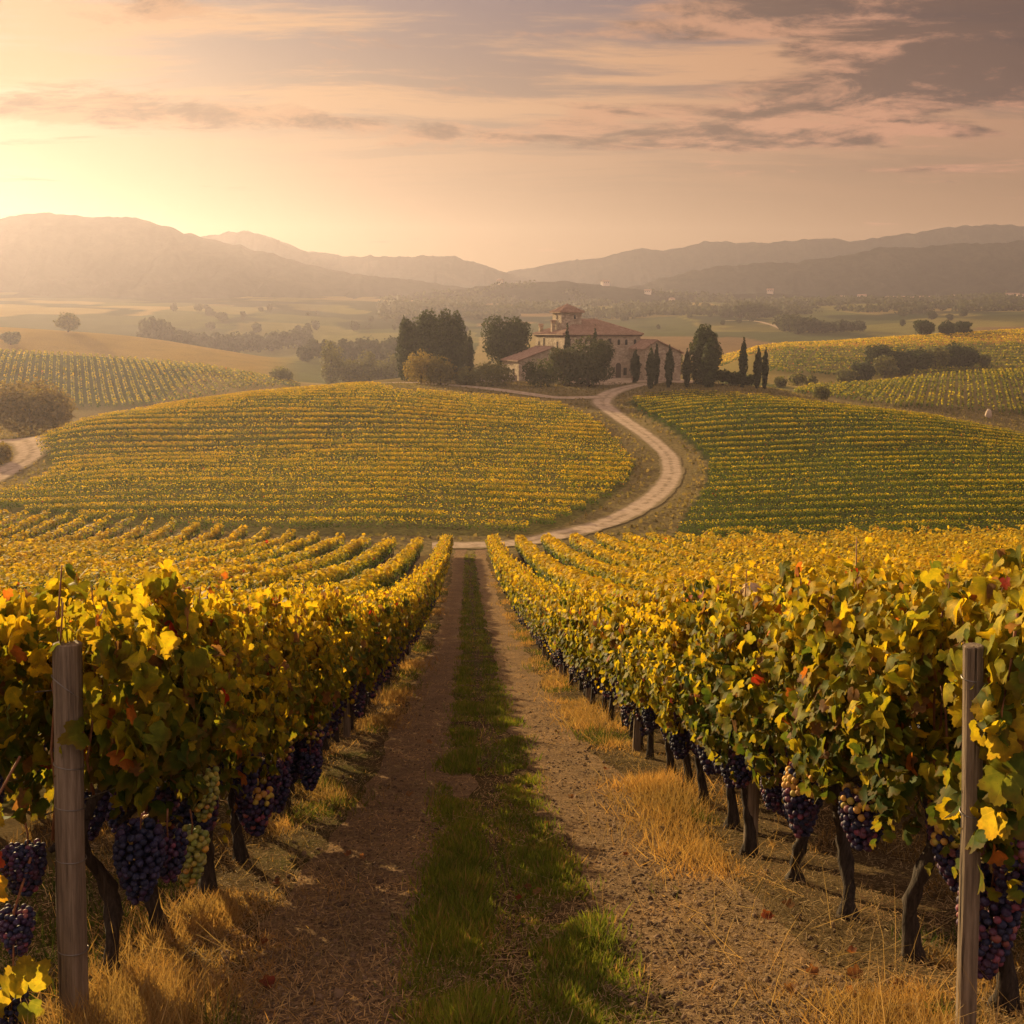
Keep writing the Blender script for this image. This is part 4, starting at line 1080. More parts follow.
# tawny dry grass along the foot of both rows
n = 62000
y = depth_samples(n, 2.8, 70, 1.6)
sd_ = rng.random(n) < 0.5
inner = np.where(sd_, XL + 0.30, XR - 0.30)
x = inner + np.where(sd_, 1, -1) * rng.normal(0.03, 0.21, n)
dn = fbm(x * 0.9, y * 0.55, 3, 75)
keep = (dn + rng.normal(0, 0.06, n)) > 0.41
x, y, dn = x[keep], y[keep], dn[keep]; n = len(x)
g_ = rng.random(n)[:, None]
colr = np.array([0.30, 0.17, 0.06]) * (1 - g_) + np.array([0.40, 0.27, 0.11]) * g_
colr = np.where((fbm(x * 0.8 + 50, y * 0.8, 3, 76) > 0.53)[:, None] & (rng.random(n) < 0.75)[:, None], np.array([0.10, 0.115, 0.025]) * (0.7 + 0.6 * g_), colr)
tall = np.clip((dn - 0.32) * 3.6, 0.2, 1.15)
blades('dry_grass', ground_pts(x, y), rng.uniform(0.07, 0.24, n) * tall, rng.uniform(0.002, 0.0042, n) * (1 + y * 0.13), 0.75, colr, M['grass'])
# short tufts under and behind the rows
n = 46000
y = depth_samples(n, 2.8, 30, 1.5)
x = np.where(rng.random(n) < 0.5, XL - 0.1 - rng.random(n) * 2.6, XR + 0.1 + rng.random(n) * 2.6)
keep = fbm(x * 0.9, y * 0.7, 3, 78) > 0.42
x, y = x[keep], y[keep]; n = len(x); g_ = rng.random(n)[:, None]
grn_ = (fbm(x * 0.5, y * 0.5, 2, 79) > 0.40)[:, None]
colr = np.where(grn_, np.array([0.07, 0.095, 0.02]), np.array([0.24, 0.15, 0.06])) * (0.7 + 0.6 * g_)
blades('low_grass', ground_pts(x, y), rng.uniform(0.03, 0.11, n), rng.uniform(0.004, 0.008, n) * (1 + y * 0.06), 0.6, colr, M['grass'])
# straw lying on the earth
n = 105000
y = depth_samples(n, 2.8, 45, 1.75); x = rng.uniform(XL - 1.2, XR + 1.2, n)
lie = rng.uniform(0, 2 * math.pi, n)
up = np.stack([np.cos(lie), np.sin(lie), rng.normal(-0.05, 0.12, n)], 1)
nr_ = np.stack([rng.normal(0, .3, n), rng.normal(0, .3, n), np.ones(n)], 1)
ln = rng.gamma(2.0, 0.022, n) + 0.02
ln = np.where(rng.random(n) < 0.012, ln * 4, ln)
v, q, c, _ = scatter(BL_V, BL_Q, ground_pts(x, y) + np.array([0, 0, 0.022]), nr_, up, np.stack([rng.uniform(0.0016, 0.0035, n) * (1 + y * 0.10), ln, ln], 1),
                     np.array([0.36, 0.25, 0.13]) * rng.uniform(0.35, 1.4, (n, 1)))
tag(new_obj('straw_litter', np_mesh('straw_litter', v, quads=q, col=c), None, M['grass']), kind='stuff')
# a few long stalks bent over by the wind
n = 900
y = depth_samples(n, 2.9, 22, 1.8); sd_ = rng.random(n) < 0.5
x = np.where(sd_, XL + 0.3 + rng.normal(.1, .4, n), XR - 0.3 - rng.normal(.1, .4, n))
blades('grass_stalks', ground_pts(x, y), rng.uniform(0.2, 0.5, n), rng.uniform(0.002, 0.0035, n), 1.1, np.array([0.42, 0.29, 0.13]) * rng.uniform(.6, 1.2, (n, 1)), M['grass'])
# rough grass of the verges along the winding road
n = 60000
x = rng.uniform(-150, 150, n); y = rng.uniform(90, 262, n)
fld = inside(poly_left, x, y) | inside(poly_right, x, y) | (y < near_end(x) + 1)
rd = np.concatenate([rp, lane, left_lane, yard])
fld |= np.array([np.min((rd[:, 0] - a) ** 2 + (rd[:, 1] - b) ** 2) < 2.6 ** 2 for a, b in zip(x, y)])
x, y = x[~fld], y[~fld]; n = len(x)
g_ = fbm(x / 6, y / 6, 3, 88)[:, None] * 0.8 + rng.random((n, 1)) * 0.35
colr = np.array([0.085, 0.095, 0.03]) * (1 - g_) + np.array([0.27, 0.20, 0.085]) * g_
blades('verge_grass', ground_pts(x, y), rng.uniform(0.2, 0.5, n), rng.uniform(0.25, 0.6, n), 0.5, colr, M['grass'])
# clods and pebbles in the ruts
n = 15000
y = depth_samples(n, 2.8, 30, 1.8); x = XC + np.where(rng.random(n) < 0.5, -0.80, 0.93) + rng.normal(0, 0.32, n)
bmp = BERRY1_V[BERRY1_F[:, 0]] * 0
v, f, c, _ = scatter(BERRY1_V * (1 + 0.25 * rng.normal(size=(len(BERRY1_V), 1))), BERRY1_F, ground_pts(x, y) + np.array([0, 0, 0.012]), unit(n), unit(n), rng.gamma(2.0, 0.0028, n) + 0.002, np.array([0.12, 0.08, 0.05]) * rng.uniform(0.5, 1.5, (n, 1)))
m, t = material('clod'); finish(t, pbsdf(t, t.attr('Col').outputs['Color'], 0.95, 0.1)); M['clod'] = m
tag(new_obj('gravel', np_mesh('gravel', v, tris=f, col=c), None, m), kind='stuff')
# fallen leaves
spots = [(0.42, 5.9), (0.30, 5.75), (0.36, 6.0), (0.62, 7.9), (-0.75, 6.9), (-0.86, 7.0), (1.62, 5.2), (1.78, 5.35), (1.85, 4.6), (1.55, 4.25), (1.38, 4.05), (1.72, 4.2), (1.86, 4.05), (1.1, 6.8), (-1.05, 5.0), (-0.55, 9.3), (0.95, 9.0), (1.3, 8.1), (-1.25, 6.3), (0.1, 10.5), (1.45, 10.4), (-0.5, 12.5), (1.2, 13.2), (1.62, 4.0), (-0.9, 4.3)]
for i, (x, y) in enumerate(spots):
    s_k = random.choice([(0.20, 0.07, 0.035), (0.22, 0.10, 0.05), (0.24, 0.13, 0.06), (0.19, 0.05, 0.03)])
    v, f, cc, l = scatter(LEAF_V, LEAF_F, np.zeros((1, 3)), np.array([[random.uniform(-.4, .4), random.uniform(-.5, .2), 1]]), np.array([[random.uniform(-1, 1), random.uniform(-1, 1), 0]]), np.array([random.uniform(.045, .08)]), np.array([s_k]), np.array([[random.uniform(.3, .9), random.uniform(-.3, .8), random.uniform(-.5, .5)]]), True)
    o = new_obj('fallen_leaf', np_mesh('fallen_leaf', v, tris=f, col=cc, luv=l), None, M['leaf'], (x, y, float(zn(x, y)) + 0.035))
    tag(o, 'dry russet vine leaf fallen on the track', 'leaf', 'russet leaves fallen on the track')

# ------------------------------------------------------------------ trees and bushes
m, t = material('tree_bark')
finish(t, pbsdf(t, t.ramp(t.noise(obj_pos(t), 6, 4), [(0.3, (0.035, 0.026, 0.02)), (0.7, (0.10, 0.075, 0.055))]), 0.9, 0.1)); M['tbark'] = m
def crown_mesh(blobs, n, size, c0, c1, inner=0.25, upright=0.0, seed=0):
    """leaf clumps spread through a set of ellipsoids (cx, cy, cz, rx, ry, rz)"""
    bl = np.array(blobs, float)
    wgt = (bl[:, 3] * bl[:, 4] * bl[:, 5]) ** (2 / 3); wgt /= wgt.sum()
    k_ = rng.choice(len(bl), n, p=wgt); d = unit(n)
    lumps = fbm(d[:, 0] * 2.2 + k_ * 3.1 + seed, d[:, 1] * 2.2 + d[:, 2] * 2.6 + k_, 3, seed + 7)
    r_ = np.where(rng.random(n) < inner, rng.uniform(0.3, 0.9, n), rng.uniform(0.84, 1.06, n)) * (0.66 + 0.72 * lumps)
    pos = bl[k_, :3] + d * bl[k_, 3:] * r_[:, None]
    pos[:, 2] = np.maximum(pos[:, 2], 0.05)
    nr_ = d + rng.normal(0, 0.55, (n, 3)); up = rng.normal(0, 0.7, (n, 3)); up[:, 2] += upright
    f_ = rng.random(n)[:, None] * 0.6 + np.clip(lumps * 1.6 - 0.4, 0, 1)[:, None] * 0.4
    c = np.array(c0) * (1 - f_) + np.array(c1) * f_
    sz = size * rng.uniform(0.6, 1.35, n)
    cu = np.stack([rng.uniform(-.5, .5, n), rng.uniform(-.4, .4, n), np.zeros(n)], 1)
    v, q, cc, _ = scatter(QLEAF_V * np.array([0.8, 1.1 + upright * 0.4, 1]), QLEAF_F, pos, nr_, up, sz, c, cu)
    return np_mesh('crown', v, quads=q, col=cc)
def trunk_tree(h, r, spread=0.0, seed=0, limbs=3):
    b = MB(); rr = random.Random(seed)
    b.tube([(0, 0, -0.4), (0.03 * h * rr.uniform(-1, 1), 0, h * .35), (0.04 * h * rr.uniform(-1, 1), 0, h * .7), (0, 0, h)], [r * 1.25, r, r * .7, r * .3], 7)
    for i in range(limbs):
        a = 6.283 * i / max(1, limbs) + rr.random(); z = h * rr.uniform(.4, .6)
        b.tube([(0, 0, z), (math.cos(a) * spread * .5, math.sin(a) * spread * .5, z + h * .18), (math.cos(a) * spread, math.sin(a) * spread, z + h * .32)], [r * .5, r * .35, r * .15], 5)
    return b.mesh('trunk', True)
PXM = lambda y: FPX / (y * math.cos(PITCH))           # pixels per metre about depth y
def plant(kind, name, px, y, hpx, wpx, label, cat, group=None, n=1500, size=0.45, c0=(0.03, 0.042, 0.016), c1=(0.075, 0.085, 0.03), seed=0, lift=0.0, sink=0.0, base_x=None):
    x = uof(px, 385) * y; z = zf(x, y)
    H = hpx / PXM(y); Wd = wpx / PXM(y)
    o = empty(name, (x, y, z - sink))
    rr = random.Random(seed * 31 + 5)
    if kind == 'spindle':          # a cypress: pointed, fullest a third of the way up
        bl = []
        for i in range(14):
            t_ = i / 13; rad = Wd / 2 * (math.sin(math.pi * min(0.12 + t_ * 0.62, 1)) ** 0.9 if t_ < .5 else (1 - ((t_ - .5) / .5) ** 1.35) * 0.98 + 0.04)
            bl.append((rr.uniform(-.06, .06) * Wd, rr.uniform(-.06, .06) * Wd, H * (0.05 + 0.93 * t_), max(rad, .1), max(rad, .1), H * 0.065))
        new_obj('crown', crown_mesh(bl, n, size, c0, c1, 0.2, 1.4, seed), o, M['tree_leaf'])
        new_obj('trunk', trunk_tree(H * .8, 0.14, 0, seed, 0), o, M['tbark'])
    elif kind == 'dome':           # a broad tree whose foliage comes low
        bl = [(0, 0, H * .52, Wd * .40, Wd * .40, H * .44)]
        for i in range(9):
            a = i * 2.4 + rr.random(); q = rr.uniform(.15, .3); hz_ = rr.uniform(.22, .78)
            bl.append((math.cos(a) * Wd * q, math.sin(a) * Wd * q, H * hz_, Wd * .22, Wd * .22, H * .20))
        new_obj('crown', crown_mesh(bl, int(n * 1.6), size, c0, c1, 0.25, 0.2, seed), o, M['tree_leaf'])
        new_obj('trunk', trunk_tree(H * .7, max(.12, Wd * .03), Wd * .25, seed, 4), o, M['tbark'])
    elif kind == 'column':         # tall oval
        bl = [(rr.uniform(-.05, .05) * Wd, 0, H * t_, Wd / 2 * f_, Wd / 2 * f_, H * .17) for t_, f_ in ((.14, .72), (.28, .92), (.42, 1.0), (.56, .97), (.70, .86), (.84, .70), (.93, .45))]
        new_obj('crown', crown_mesh(bl, int(n * 1.9), size, c0, c1, 0.2, 0.15, seed), o, M['tree_leaf'])
        new_obj('trunk', trunk_tree(H * .8, .22, 0, seed, 0), o, M['tbark'])
    elif kind == 'bush':
        bl = [(0, 0, H * .42, Wd * .42, Wd * .36, H * .48)]
        for i in range(6):
            a = i * 1.05 + rr.random(); bl.append((math.cos(a) * Wd * .26, math.sin(a) * Wd * .2, H * rr.uniform(.3, .62), Wd * .22, Wd * .2, H * .30))
        new_obj('crown', crown_mesh(bl, n, size, c0, c1, 0.2, 0.3, seed), o, M['bush_leaf'])
        new_obj('stems', trunk_tree(H * .6, max(.05, Wd * .015), Wd * .2, seed, 5), o, M['tbark'])
    elif kind == 'pine':           # airy, layered, bare below
        bl = []
        for i in range(6):
            t_ = i / 5; a = rr.random() * 6.28
            bl.append((math.cos(a) * Wd * .16, math.sin(a) * Wd * .16, H * (.38 + .56 * t_), Wd * (.44 - .28 * t_), Wd * (.44 - .28 * t_), H * .09))
        new_obj('crown', crown_mesh(bl, n, size, c0, c1, 0.3, 0.0, seed), o, M['tree_leaf'])
        new_obj('trunk', trunk_tree(H * .92, .16, Wd * .2, seed, 4), o, M['tbark'])
    return tag(o, label, cat, group)
DG = dict(c0=(0.022, 0.034, 0.013), c1=(0.065, 0.082, 0.028))
MG = dict(c0=(0.075, 0.085, 0.028), c1=(0.20, 0.19, 0.06))
YG = dict(c0=(0.14, 0.115, 0.026), c1=(0.34, 0.25, 0.06))
GE = 'evergreens in the dark clump west of the farmhouse'
plant('column', 'evergreen_tree', 408, 272, 57, 27, 'dark slender evergreen at the outer end of the clump left of the farmhouse', 'tree', GE, 2300, .5, seed=1, **DG)
plant('column', 'evergreen_tree', 428, 270, 64, 42, 'widest dark evergreen in the middle of the clump behind the golden bushes', 'tree', GE, 3200, .55, seed=2, **DG)
plant('column', 'evergreen_tree', 445, 276, 63, 30, 'dark evergreen squeezed between the widest one and the inner end of its clump', 'tree', GE, 2300, .5, seed=3, **DG)
plant('column', 'evergreen_tree', 457, 271, 62, 22, 'dark evergreen at the inner end of the clump, next to the single cypress', 'tree', GE, 2200, .5, seed=4, **DG)
plant('dome', 'round_tree', 508, 283, 64, 54, 'big round dark tree standing left of the farmhouse low wing', 'tree', None, 4600, .55, seed=5, **DG)
GB = 'bushes in front of the farmhouse'
plant('bush', 'bush', 421, 254, 36, 42, 'taller of the two golden bushes before the dark evergreen clump', 'bush', GB, 2300, .40, seed=6, **YG)
plant('bush', 'bush', 441, 250, 32, 34, 'lower greener one of the golden bush pair, nearer the cypress', 'bush', GB, 2000, .40, seed=7, c0=(0.09, 0.085, 0.024), c1=(0.20, 0.165, 0.045))
plant('bush', 'bush', 466, 252, 21, 28, 'small pale bush between the golden pair and the long grey green bush', 'bush', GB, 1300, .38, seed=8, **MG)
plant('bush', 'bush', 493, 249, 28, 46, 'long grey green bush below the low wing of the farmhouse', 'bush', GB, 2300, .40, seed=9, **MG)
plant('bush', 'bush', 541, 247, 32, 44, 'spreading bush between the low wing and the large dark shrub', 'bush', GB, 2200, .40, seed=10, c0=(0.04, 0.052, 0.02), c1=(0.085, 0.095, 0.035))
plant('dome', 'bush', 588, 249, 50, 62, 'large dark shrub hiding the middle of the farmhouse front', 'bush', GB, 5200, .45, seed=11, c0=(0.028, 0.040, 0.015), c1=(0.08, 0.085, 0.028))
plant('dome', 'bush', 564, 250, 40, 34, 'rounded green shrub joined to the left side of the large dark shrub', 'bush', GB, 2400, .42, seed=12, c0=(0.035, 0.046, 0.018), c1=(0.10, 0.095, 0.03))
GC = 'cypresses around the farmhouse'
cyp = [(567, 262, 58, 8, 'slim cypress rising before the lit corner of the farmhouse above the shrubs'), (594, 260, 56, 8, 'slim cypress whose tip shows above the large dark shrub'),
       (470, 278, 46, 10, 'single cypress standing between the evergreen clump and the round tree'),
       (635, 262, 34, 11, 'small cypress close to the arched farmhouse door'),
       (650.5, 244, 42, 10.5, 'pale cypress at the head of the winding road before the right wing'),
       (656, 256, 40, 7, 'thin cypress half hidden behind the pale one at the road head'),
       (669, 247, 43, 9.5, 'cypress in the middle of the right wing gable wall'),
       (686.5, 248, 38, 9, 'cypress at the right corner of the right wing'),
       (742.5, 246, 52, 9, 'tallest cypress, alone on the brow right of the dark tree'),
       (757, 247, 43, 9, 'left cypress of the close pair on the brow right of the farmhouse'),
       (764.5, 248, 41, 7, 'slim right cypress of the close pair on the brow')]
for i, (px, y, h, w_, lab) in enumerate(cyp):
    plant('spindle', 'cypress', px, y, h, w_, lab, 'cypress', GC, 1500, .36, seed=20 + i, c0=(0.020, 0.030, 0.012), c1=(0.050, 0.062, 0.024))
plant('column', 'evergreen_tree', 704, 258, 55, 34, 'broad dark pointed tree at the right end of the farmhouse', 'tree', None, 3600, .5, seed=40, **DG)
plant('column', 'evergreen_tree', 709, 248, 44, 17, 'narrow dark tree in front of the broad pointed one', 'tree', None, 1800, .42, seed=41, **DG)
for i, (px, w_, h) in enumerate([(723, 22, 18), (735, 16, 16), (748, 14, 13)]):
    plant('bush', 'bush', px, 258, h, w_, ['dark rounded bush right beside the narrow dark tree', 'middle low dark bush left of the tallest cypress', 'smallest low bush at the foot of the tallest cypress'][i], 'bush', 'low dark bushes on the brow', 900, .4, seed=45 + i, **DG)
plant('bush', 'bush', 822, 262, 17, 21, 'round grey green bush at the crest where the right hill falls away', 'bush', None, 1100, .4, seed=50, **MG)
for i, (px, y, h, w_, lab) in enumerate([(649, 322, 38, 16, 'leftmost and tallest of the thin trees behind the right wing roof'), (661, 330, 33, 14, 'second thin tree behind the right wing roof, russet at its foot'), (668, 326, 30, 12, 'low thin tree in the middle of the four behind the right wing'), (677, 322, 34, 15, 'rightmost thin tree behind the right wing roof')]):
    plant('pine', 'thin_tree', px, y, h, w_, lab, 'tree', 'thin trees behind the farmhouse', 800, .5, seed=52 + i, **MG)
plant('bush', 'bush', 663, 318, 20, 40, 'russet brown scrub under the thin trees behind the right wing', 'bush', None, 900, .5, seed=57, c0=(0.09, 0.05, 0.025), c1=(0.18, 0.10, 0.045))
# western side
plant('bush', 'large_bush', 28, 218, 62, 96, 'huge hazy golden bush at the left frame edge beside the dirt lane', 'bush', None, 6500, .50, seed=60, c0=(0.12, 0.095, 0.03), c1=(0.26, 0.19, 0.06))
plant('dome', 'round_tree', 72, 615, 20, 25, 'lone round tree on the crest of the misty western meadow', 'tree', None, 900, 1.1, seed=61, **MG)
plant('dome', 'round_tree', 14, 540, 13, 20, 'faint tree at the left frame edge below the western crest', 'tree', None, 700, 1.1, seed=62, **MG)
plant('bush', 'bush', 282, 396, 17, 27, 'dark round bush at the right corner of the striped western field', 'bush', None, 900, .7, seed=63, **MG)
plant('bush', 'bush', -6, 160, 24, 26, 'low golden bush cut by the left frame edge inside the lane bend', 'bush', None, 900, .35, seed=64, **YG)
for i, (px, y, h, w_, lab) in enumerate([(332, 430, 46, 28, 'tall hazy poplar like tree left of the woodland beyond the hill'), (350, 445, 28, 28, 'second hazy tree of the woodland, just right of the tall one'), (366, 440, 36, 24, 'third hazy tree of the woodland, middle height'), (382, 450, 27, 30, 'hazy tree of the woodland close to the dark evergreen clump'), (395, 446, 34, 26, 'hazy tree half behind the slender evergreen')]):
    plant('dome', 'hazy_tree', px, y, h, w_, lab, 'tree', 'hazy trees of the woodland left of the farmhouse', 1300, .8, seed=66 + i, **MG)
# eastern side
for i, (px, y, h, w_, lab) in enumerate([(921, 524, 18, 23, 'leftmost round dark tree on the gold crest at the right'), (943, 522, 16, 20, 'middle round dark tree on the gold crest at the right'), (958, 528, 14, 22, 'lowest right tree of the three on the gold crest')]):
    plant('dome', 'round_tree', px, y, h, w_, lab, 'tree', 'dark trees on the gold crest', 900, .9, seed=75 + i, **DG)
for i, (px, y, h, w_) in enumerate([(846, 398, 22, 26), (862, 405, 28, 30), (876, 428, 40, 36), (884, 415, 32, 32), (900, 420, 34, 34), (917, 424, 34, 34), (934, 428, 36, 36), (950, 432, 38, 34), (966, 434, 30, 28), (980, 436, 20, 24)]):
    plant('dome', 'hollow_tree', px, y - 18, h * .74, w_ * .9, ('%s tree from the left in the dark grove below the gold crest' % ordinal(i + 1)), 'tree', 'trees of the grove in the eastern hollow', 1000, .8, seed=80 + i, **(DG if i % 3 else MG))
for i, (px, y, h, w_) in enumerate([(780, 330, 12, 16), (797, 340, 15, 20), (810, 345, 13, 15)]):
    plant('bush', 'bush', px, y, h, w_, '%s hazy bush from the left behind the pair of cypresses' % ordinal(i + 1), 'bush', 'hazy bushes in the hollow behind the cypresses', 500, .6, seed=92 + i, **MG)
# many small trees of the misty valley, each its own object, sharing a few crowns
VT = []
for i in range(5):
    hh = 10; ww = [9, 11, 8, 13, 10][i]
    bl = [(0, 0, 5.2, ww * .40, ww * .40, 4.6)] + [(math.cos(a) * ww * .25, math.sin(a) * ww * .25, random.uniform(3, 7.5), ww * .22, ww * .22, 2.2) for a in (0.3, 1.6, 2.9, 4.2, 5.4)]
    VT.append((crown_mesh(bl, 420, 1.5, *((0.03, 0.042, 0.018), (0.07, 0.078, 0.03))), trunk_tree(7, .3, 2.0, i, 3)))
    VT[-1][0].materials.append(M['tree_leaf']); VT[-1][1].materials.append(M['tbark'])
def valley_tree(px, y, sc, label, group):
    x = uof(px, 330) * y; i = random.randrange(5)
    o = empty('valley_tree', (x, y, zf(x, y) - .3), random.uniform(0, 6.28)); o.scale = (sc * random.uniform(.9, 1.2), sc * random.uniform(.9, 1.2), sc)
    new_obj('crown', VT[i][0], o); new_obj('trunk', VT[i][1], o)
    tag(o, label, 'tree', group)
for i in range(26):
    px = 150 + i * 6.3 + random.uniform(-2, 2)
    valley_tree(px, 705 + i * 3 + random.uniform(-8, 8), random.uniform(.9, 1.5) * (1.4 if i < 3 else 1), 'one of the misty trees in the long line behind the western meadow', 'misty tree line behind the western meadow')
for i in range(16):
    px = 300 + i * 6.5 + random.uniform(-2, 2)
    valley_tree(px, 600 + random.uniform(-25, 25), random.uniform(.8, 1.3), 'one of the misty trees in the belt left of the dark evergreen clump', 'misty tree belt left of the evergreen clump')
for i in range(20):
    px = 722 + i * 2.6 + random.uniform(-1, 1)
    valley_tree(px, 985 + random.uniform(-20, 30), random.uniform(.8, 1.25) * (1.25 if 5 < i < 14 else .9), 'one of the trees on the dark wooded knoll above the cypresses', 'trees of the dark knoll in the valley')
for i in range(16):
    px = 812 + i * 3.2 + random.uniform(-1, 1)
    valley_tree(px, 770 + random.uniform(-12, 12), random.uniform(.6, .95), 'one of the trees in the straight belt beyond the gold crest', 'tree belt beyond the gold crest')
for i in range(9):
    px = 790 + random.uniform(-9, 22)
    valley_tree(px, 760 + random.uniform(-15, 40), random.uniform(.9, 1.4), 'one of the hazy trees clustered right of the faint cart track', 'hazy trees by the faint cart track')
for i in range(60):
    px = random.choice([random.uniform(160, 480), random.uniform(600, 1060)])
    y = random.uniform(820, 1090)
    valley_tree(px, y, random.uniform(.4, .85), 'one of the small scattered trees of the misty valley floor', 'scattered trees of the valley floor')
# far woods on the foothills that read as one texture
P = []
n = 6500
px = rng.uniform(380, 1100, n); yv = rng.uniform(1000, 1375, n)
uu_ = np.array([uof(a, 300) for a in px])
keep = fbm(uu_ * 26, yv / 42, 3, 97) > 0.47
uu_, yv = uu_[keep], yv[keep]
deps = bpy.context.evaluated_depsgraph_get(); 
from mathutils.bvhtree import BVHTree
fo = [o for o in bpy.data.objects if o.name.startswith('foothills')][0]
bv_ = BVHTree.FromPolygons([v_.co for v_ in fo.data.vertices], [p_.vertices for p_ in fo.data.polygons])
pos = []
for u_, y_ in zip(uu_, yv):
    x_ = u_ * y_; h_ = bv_.ray_cast(Vector((x_, y_, 400)), Vector((0, 0, -1)))[0]
    z_ = max(zf(x_, y_), h_.z if h_ is not None else -999)
    pos.append((x_, y_, z_))
pos = np.array(pos); k_ = 9
pp = np.repeat(pos, k_, 0) + rng.normal(0, 1, (len(pos) * k_, 3)) * np.array([3.0, 3.0, 1.6]) + np.array([0, 0, 2.4])
f_ = rng.random((len(pp), 1))
v, q, c, _ = scatter(QLEAF_V, QLEAF_F, pp, unit(len(pp)) + np.array([0, -.6, .3]), unit(len(pp)), rng.uniform(1.8, 4.2, len(pp)), np.array([0.026, 0.036, 0.016]) * (1 - f_) + np.array([0.065, 0.068, 0.028]) * f_)
tag(new_obj('far_woods', np_mesh('far_woods', v, quads=q, col=c), None, M['tree_leaf']), 'dark woods speckling the foothills', kind='stuff')
# ------------------------------------------------------------------ stone farmhouse
m, t = material('rubble_stone')
p = obj_pos(t)
vo = t.node('ShaderNodeTexVoronoi', {'Vector': t.node('ShaderNodeMapping', {'Vector': p, 'Scale': (1.5, 1.5, 2.6)}).outputs[0], 'Scale': 1.0}, feature='F1')
ve = t.node('ShaderNodeTexVoronoi', {'Vector': t.node('ShaderNodeMapping', {'Vector': p, 'Scale': (1.5, 1.5, 2.6)}).outputs[0], 'Scale': 1.0}, feature='DISTANCE_TO_EDGE')
big = t.noise(p, 0.35, 5, 0.65)
sv = t.node('ShaderNodeSeparateColor', {0: vo.outputs['Color']}).outputs[0]
c = t.ramp(sv, [(0.0, (0.24, 0.185, 0.13)), (0.5, (0.36, 0.28, 0.20)), (1.0, (0.50, 0.40, 0.29))])
c = t.mix(t.smooth(big, 0.35, 0.7), c, t.mix(0.55, c, (0.48, 0.37, 0.26)))
c = t.mix(t.smooth(ve.outputs['Distance'], 0.0, 0.07, 0.6, 0.0), c, (0.27, 0.21, 0.16))
finish(t, pbsdf(t, c, 0.92, 0.1, bump(t, t.smooth(ve.outputs['Distance'], 0.0, 0.15), 0.8, 0.08)))
M['stone'] = m
m, t = material('terracotta_tiles')
p = obj_pos(t); n_ = t.noise(p, 0.9, 7, 0.8); n2_ = t.noise(p, 5.0, 3, 0.6)
c = t.ramp(n_, [(0.3, (0.17, 0.105, 0.075)), (0.5, (0.32, 0.20, 0.14)), (0.72, (0.47, 0.35, 0.26))])
c = t.mix(t.smooth(n2_, 0.55, 0.7), c, (0.15, 0.10, 0.075))
finish(t, pbsdf(t, c, 0.85, 0.15))
M['tile'] = m
def plain(name, c, r_=0.8, **k_):
    m, t = material(name); n_ = t.noise(obj_pos(t), 3, 3)
    finish(t, pbsdf(t, t.mix(n_, tuple(x * .75 for x in c), tuple(x * 1.2 for x in c)), r_, 0.3, None, **k_)); return m
M['dark_wood'] = plain('old_door_wood', (0.05, 0.032, 0.022))
M['glass_dark'] = plain('dark_window_glass', (0.015, 0.016, 0.018), 0.2)
M['sill'] = plain('dressed_stone', (0.42, 0.32, 0.23))
M['eave'] = plain('eave_board', (0.09, 0.055, 0.04))
HX, HY = hit(564, 383, 255, 300)
HX = uof(564, 380) * 272; HY = 272.0
HZ = zf(HX + 6, HY + 6) - 0.2
PHI = R(19)
def roof_poly(b, pts, th=0.22):
    """a slab of roof from its outline on top"""
    n = len(pts); v = [tuple(p) for p in pts] + [(p[0], p[1], p[2] - th) for p in pts]
    b.add(v, [list(range(n)), list(range(n, 2 * n))[::-1]] + [[i, i + n, (i + 1) % n + n, (i + 1) % n] for i in range(n)])
def tile_roll(b, a, e, r_=0.13):
    b.tube([a, e], [r_, r_], 6)
def slope_rolls(b, e0, e1, r0, r1, step=0.48):
    """cover tiles running down a slope from the ridge line r0-r1 to the eave line e0-e1"""
    e0, e1, r0, r1 = map(Vector, (e0, e1, r0, r1))
    n = max(2, int((e1 - e0).length / step))
    for i in range(n + 1):
        s = i / n
        b.tube([e0.lerp(e1, s) + Vector((0, 0, .03)), r0.lerp(r1, s) + Vector((0, 0, .03))], [0.11, 0.11], 5, cap=True)
def house_piece(parent):
    return parent
farm = empty('farmhouse', (HX, HY, HZ), PHI)
tag(farm, 'old stone farmhouse with terracotta roofs and a square tower on the hilltop', 'farmhouse')
L_, W_, EH = 22.0, 19.0, 11.7
def wall_block(x0, y0, x1, y1, h, mat='stone', parent=farm, name='wall', z0=-1.5):
    b = MB(); b.box(x0, y0, z0, x1, y1, h); return b.build(name, M[mat], parent)
main = wall_block(0, 0, L_, W_, EH)
ov = 0.65; RZ = EH + 3.7
r0, r1 = (8.5, W_ / 2, RZ), (13.5, W_ / 2, RZ)
c00, c10, c11, c01 = (-ov, -ov, EH - .1), (L_ + ov, -ov, EH - .1), (L_ + ov, W_ + ov, EH - .1), (-ov, W_ + ov, EH - .1)
b = MB()
roof_poly(b, [c00, c10, r1, r0]); roof_poly(b, [c11, c01, r0, r1]); roof_poly(b, [c01, c00, r0]); roof_poly(b, [c10, c11, r1])
rf = b.build('roof', M['tile'], farm)
b = MB(); slope_rolls(b, c00, c10, r0, r1); slope_rolls(b, c01, c00, r0, r0); slope_rolls(b, c10, c11, r1, r1)
for a_, e_ in ((c00, r0), (c10, r1), (c01, r0), (c11, r1), (r0, r1)): tile_roll(b, (a_[0], a_[1], a_[2] + .1), (e_[0], e_[1], e_[2] + .1), .19)
b.build('roof_tiles', M['tile'], rf)
b = MB(); b.box(-.35, -.35, EH - .62, L_ + .35, W_ + .35, EH - .30); b.build('eave', M['eave'], farm)
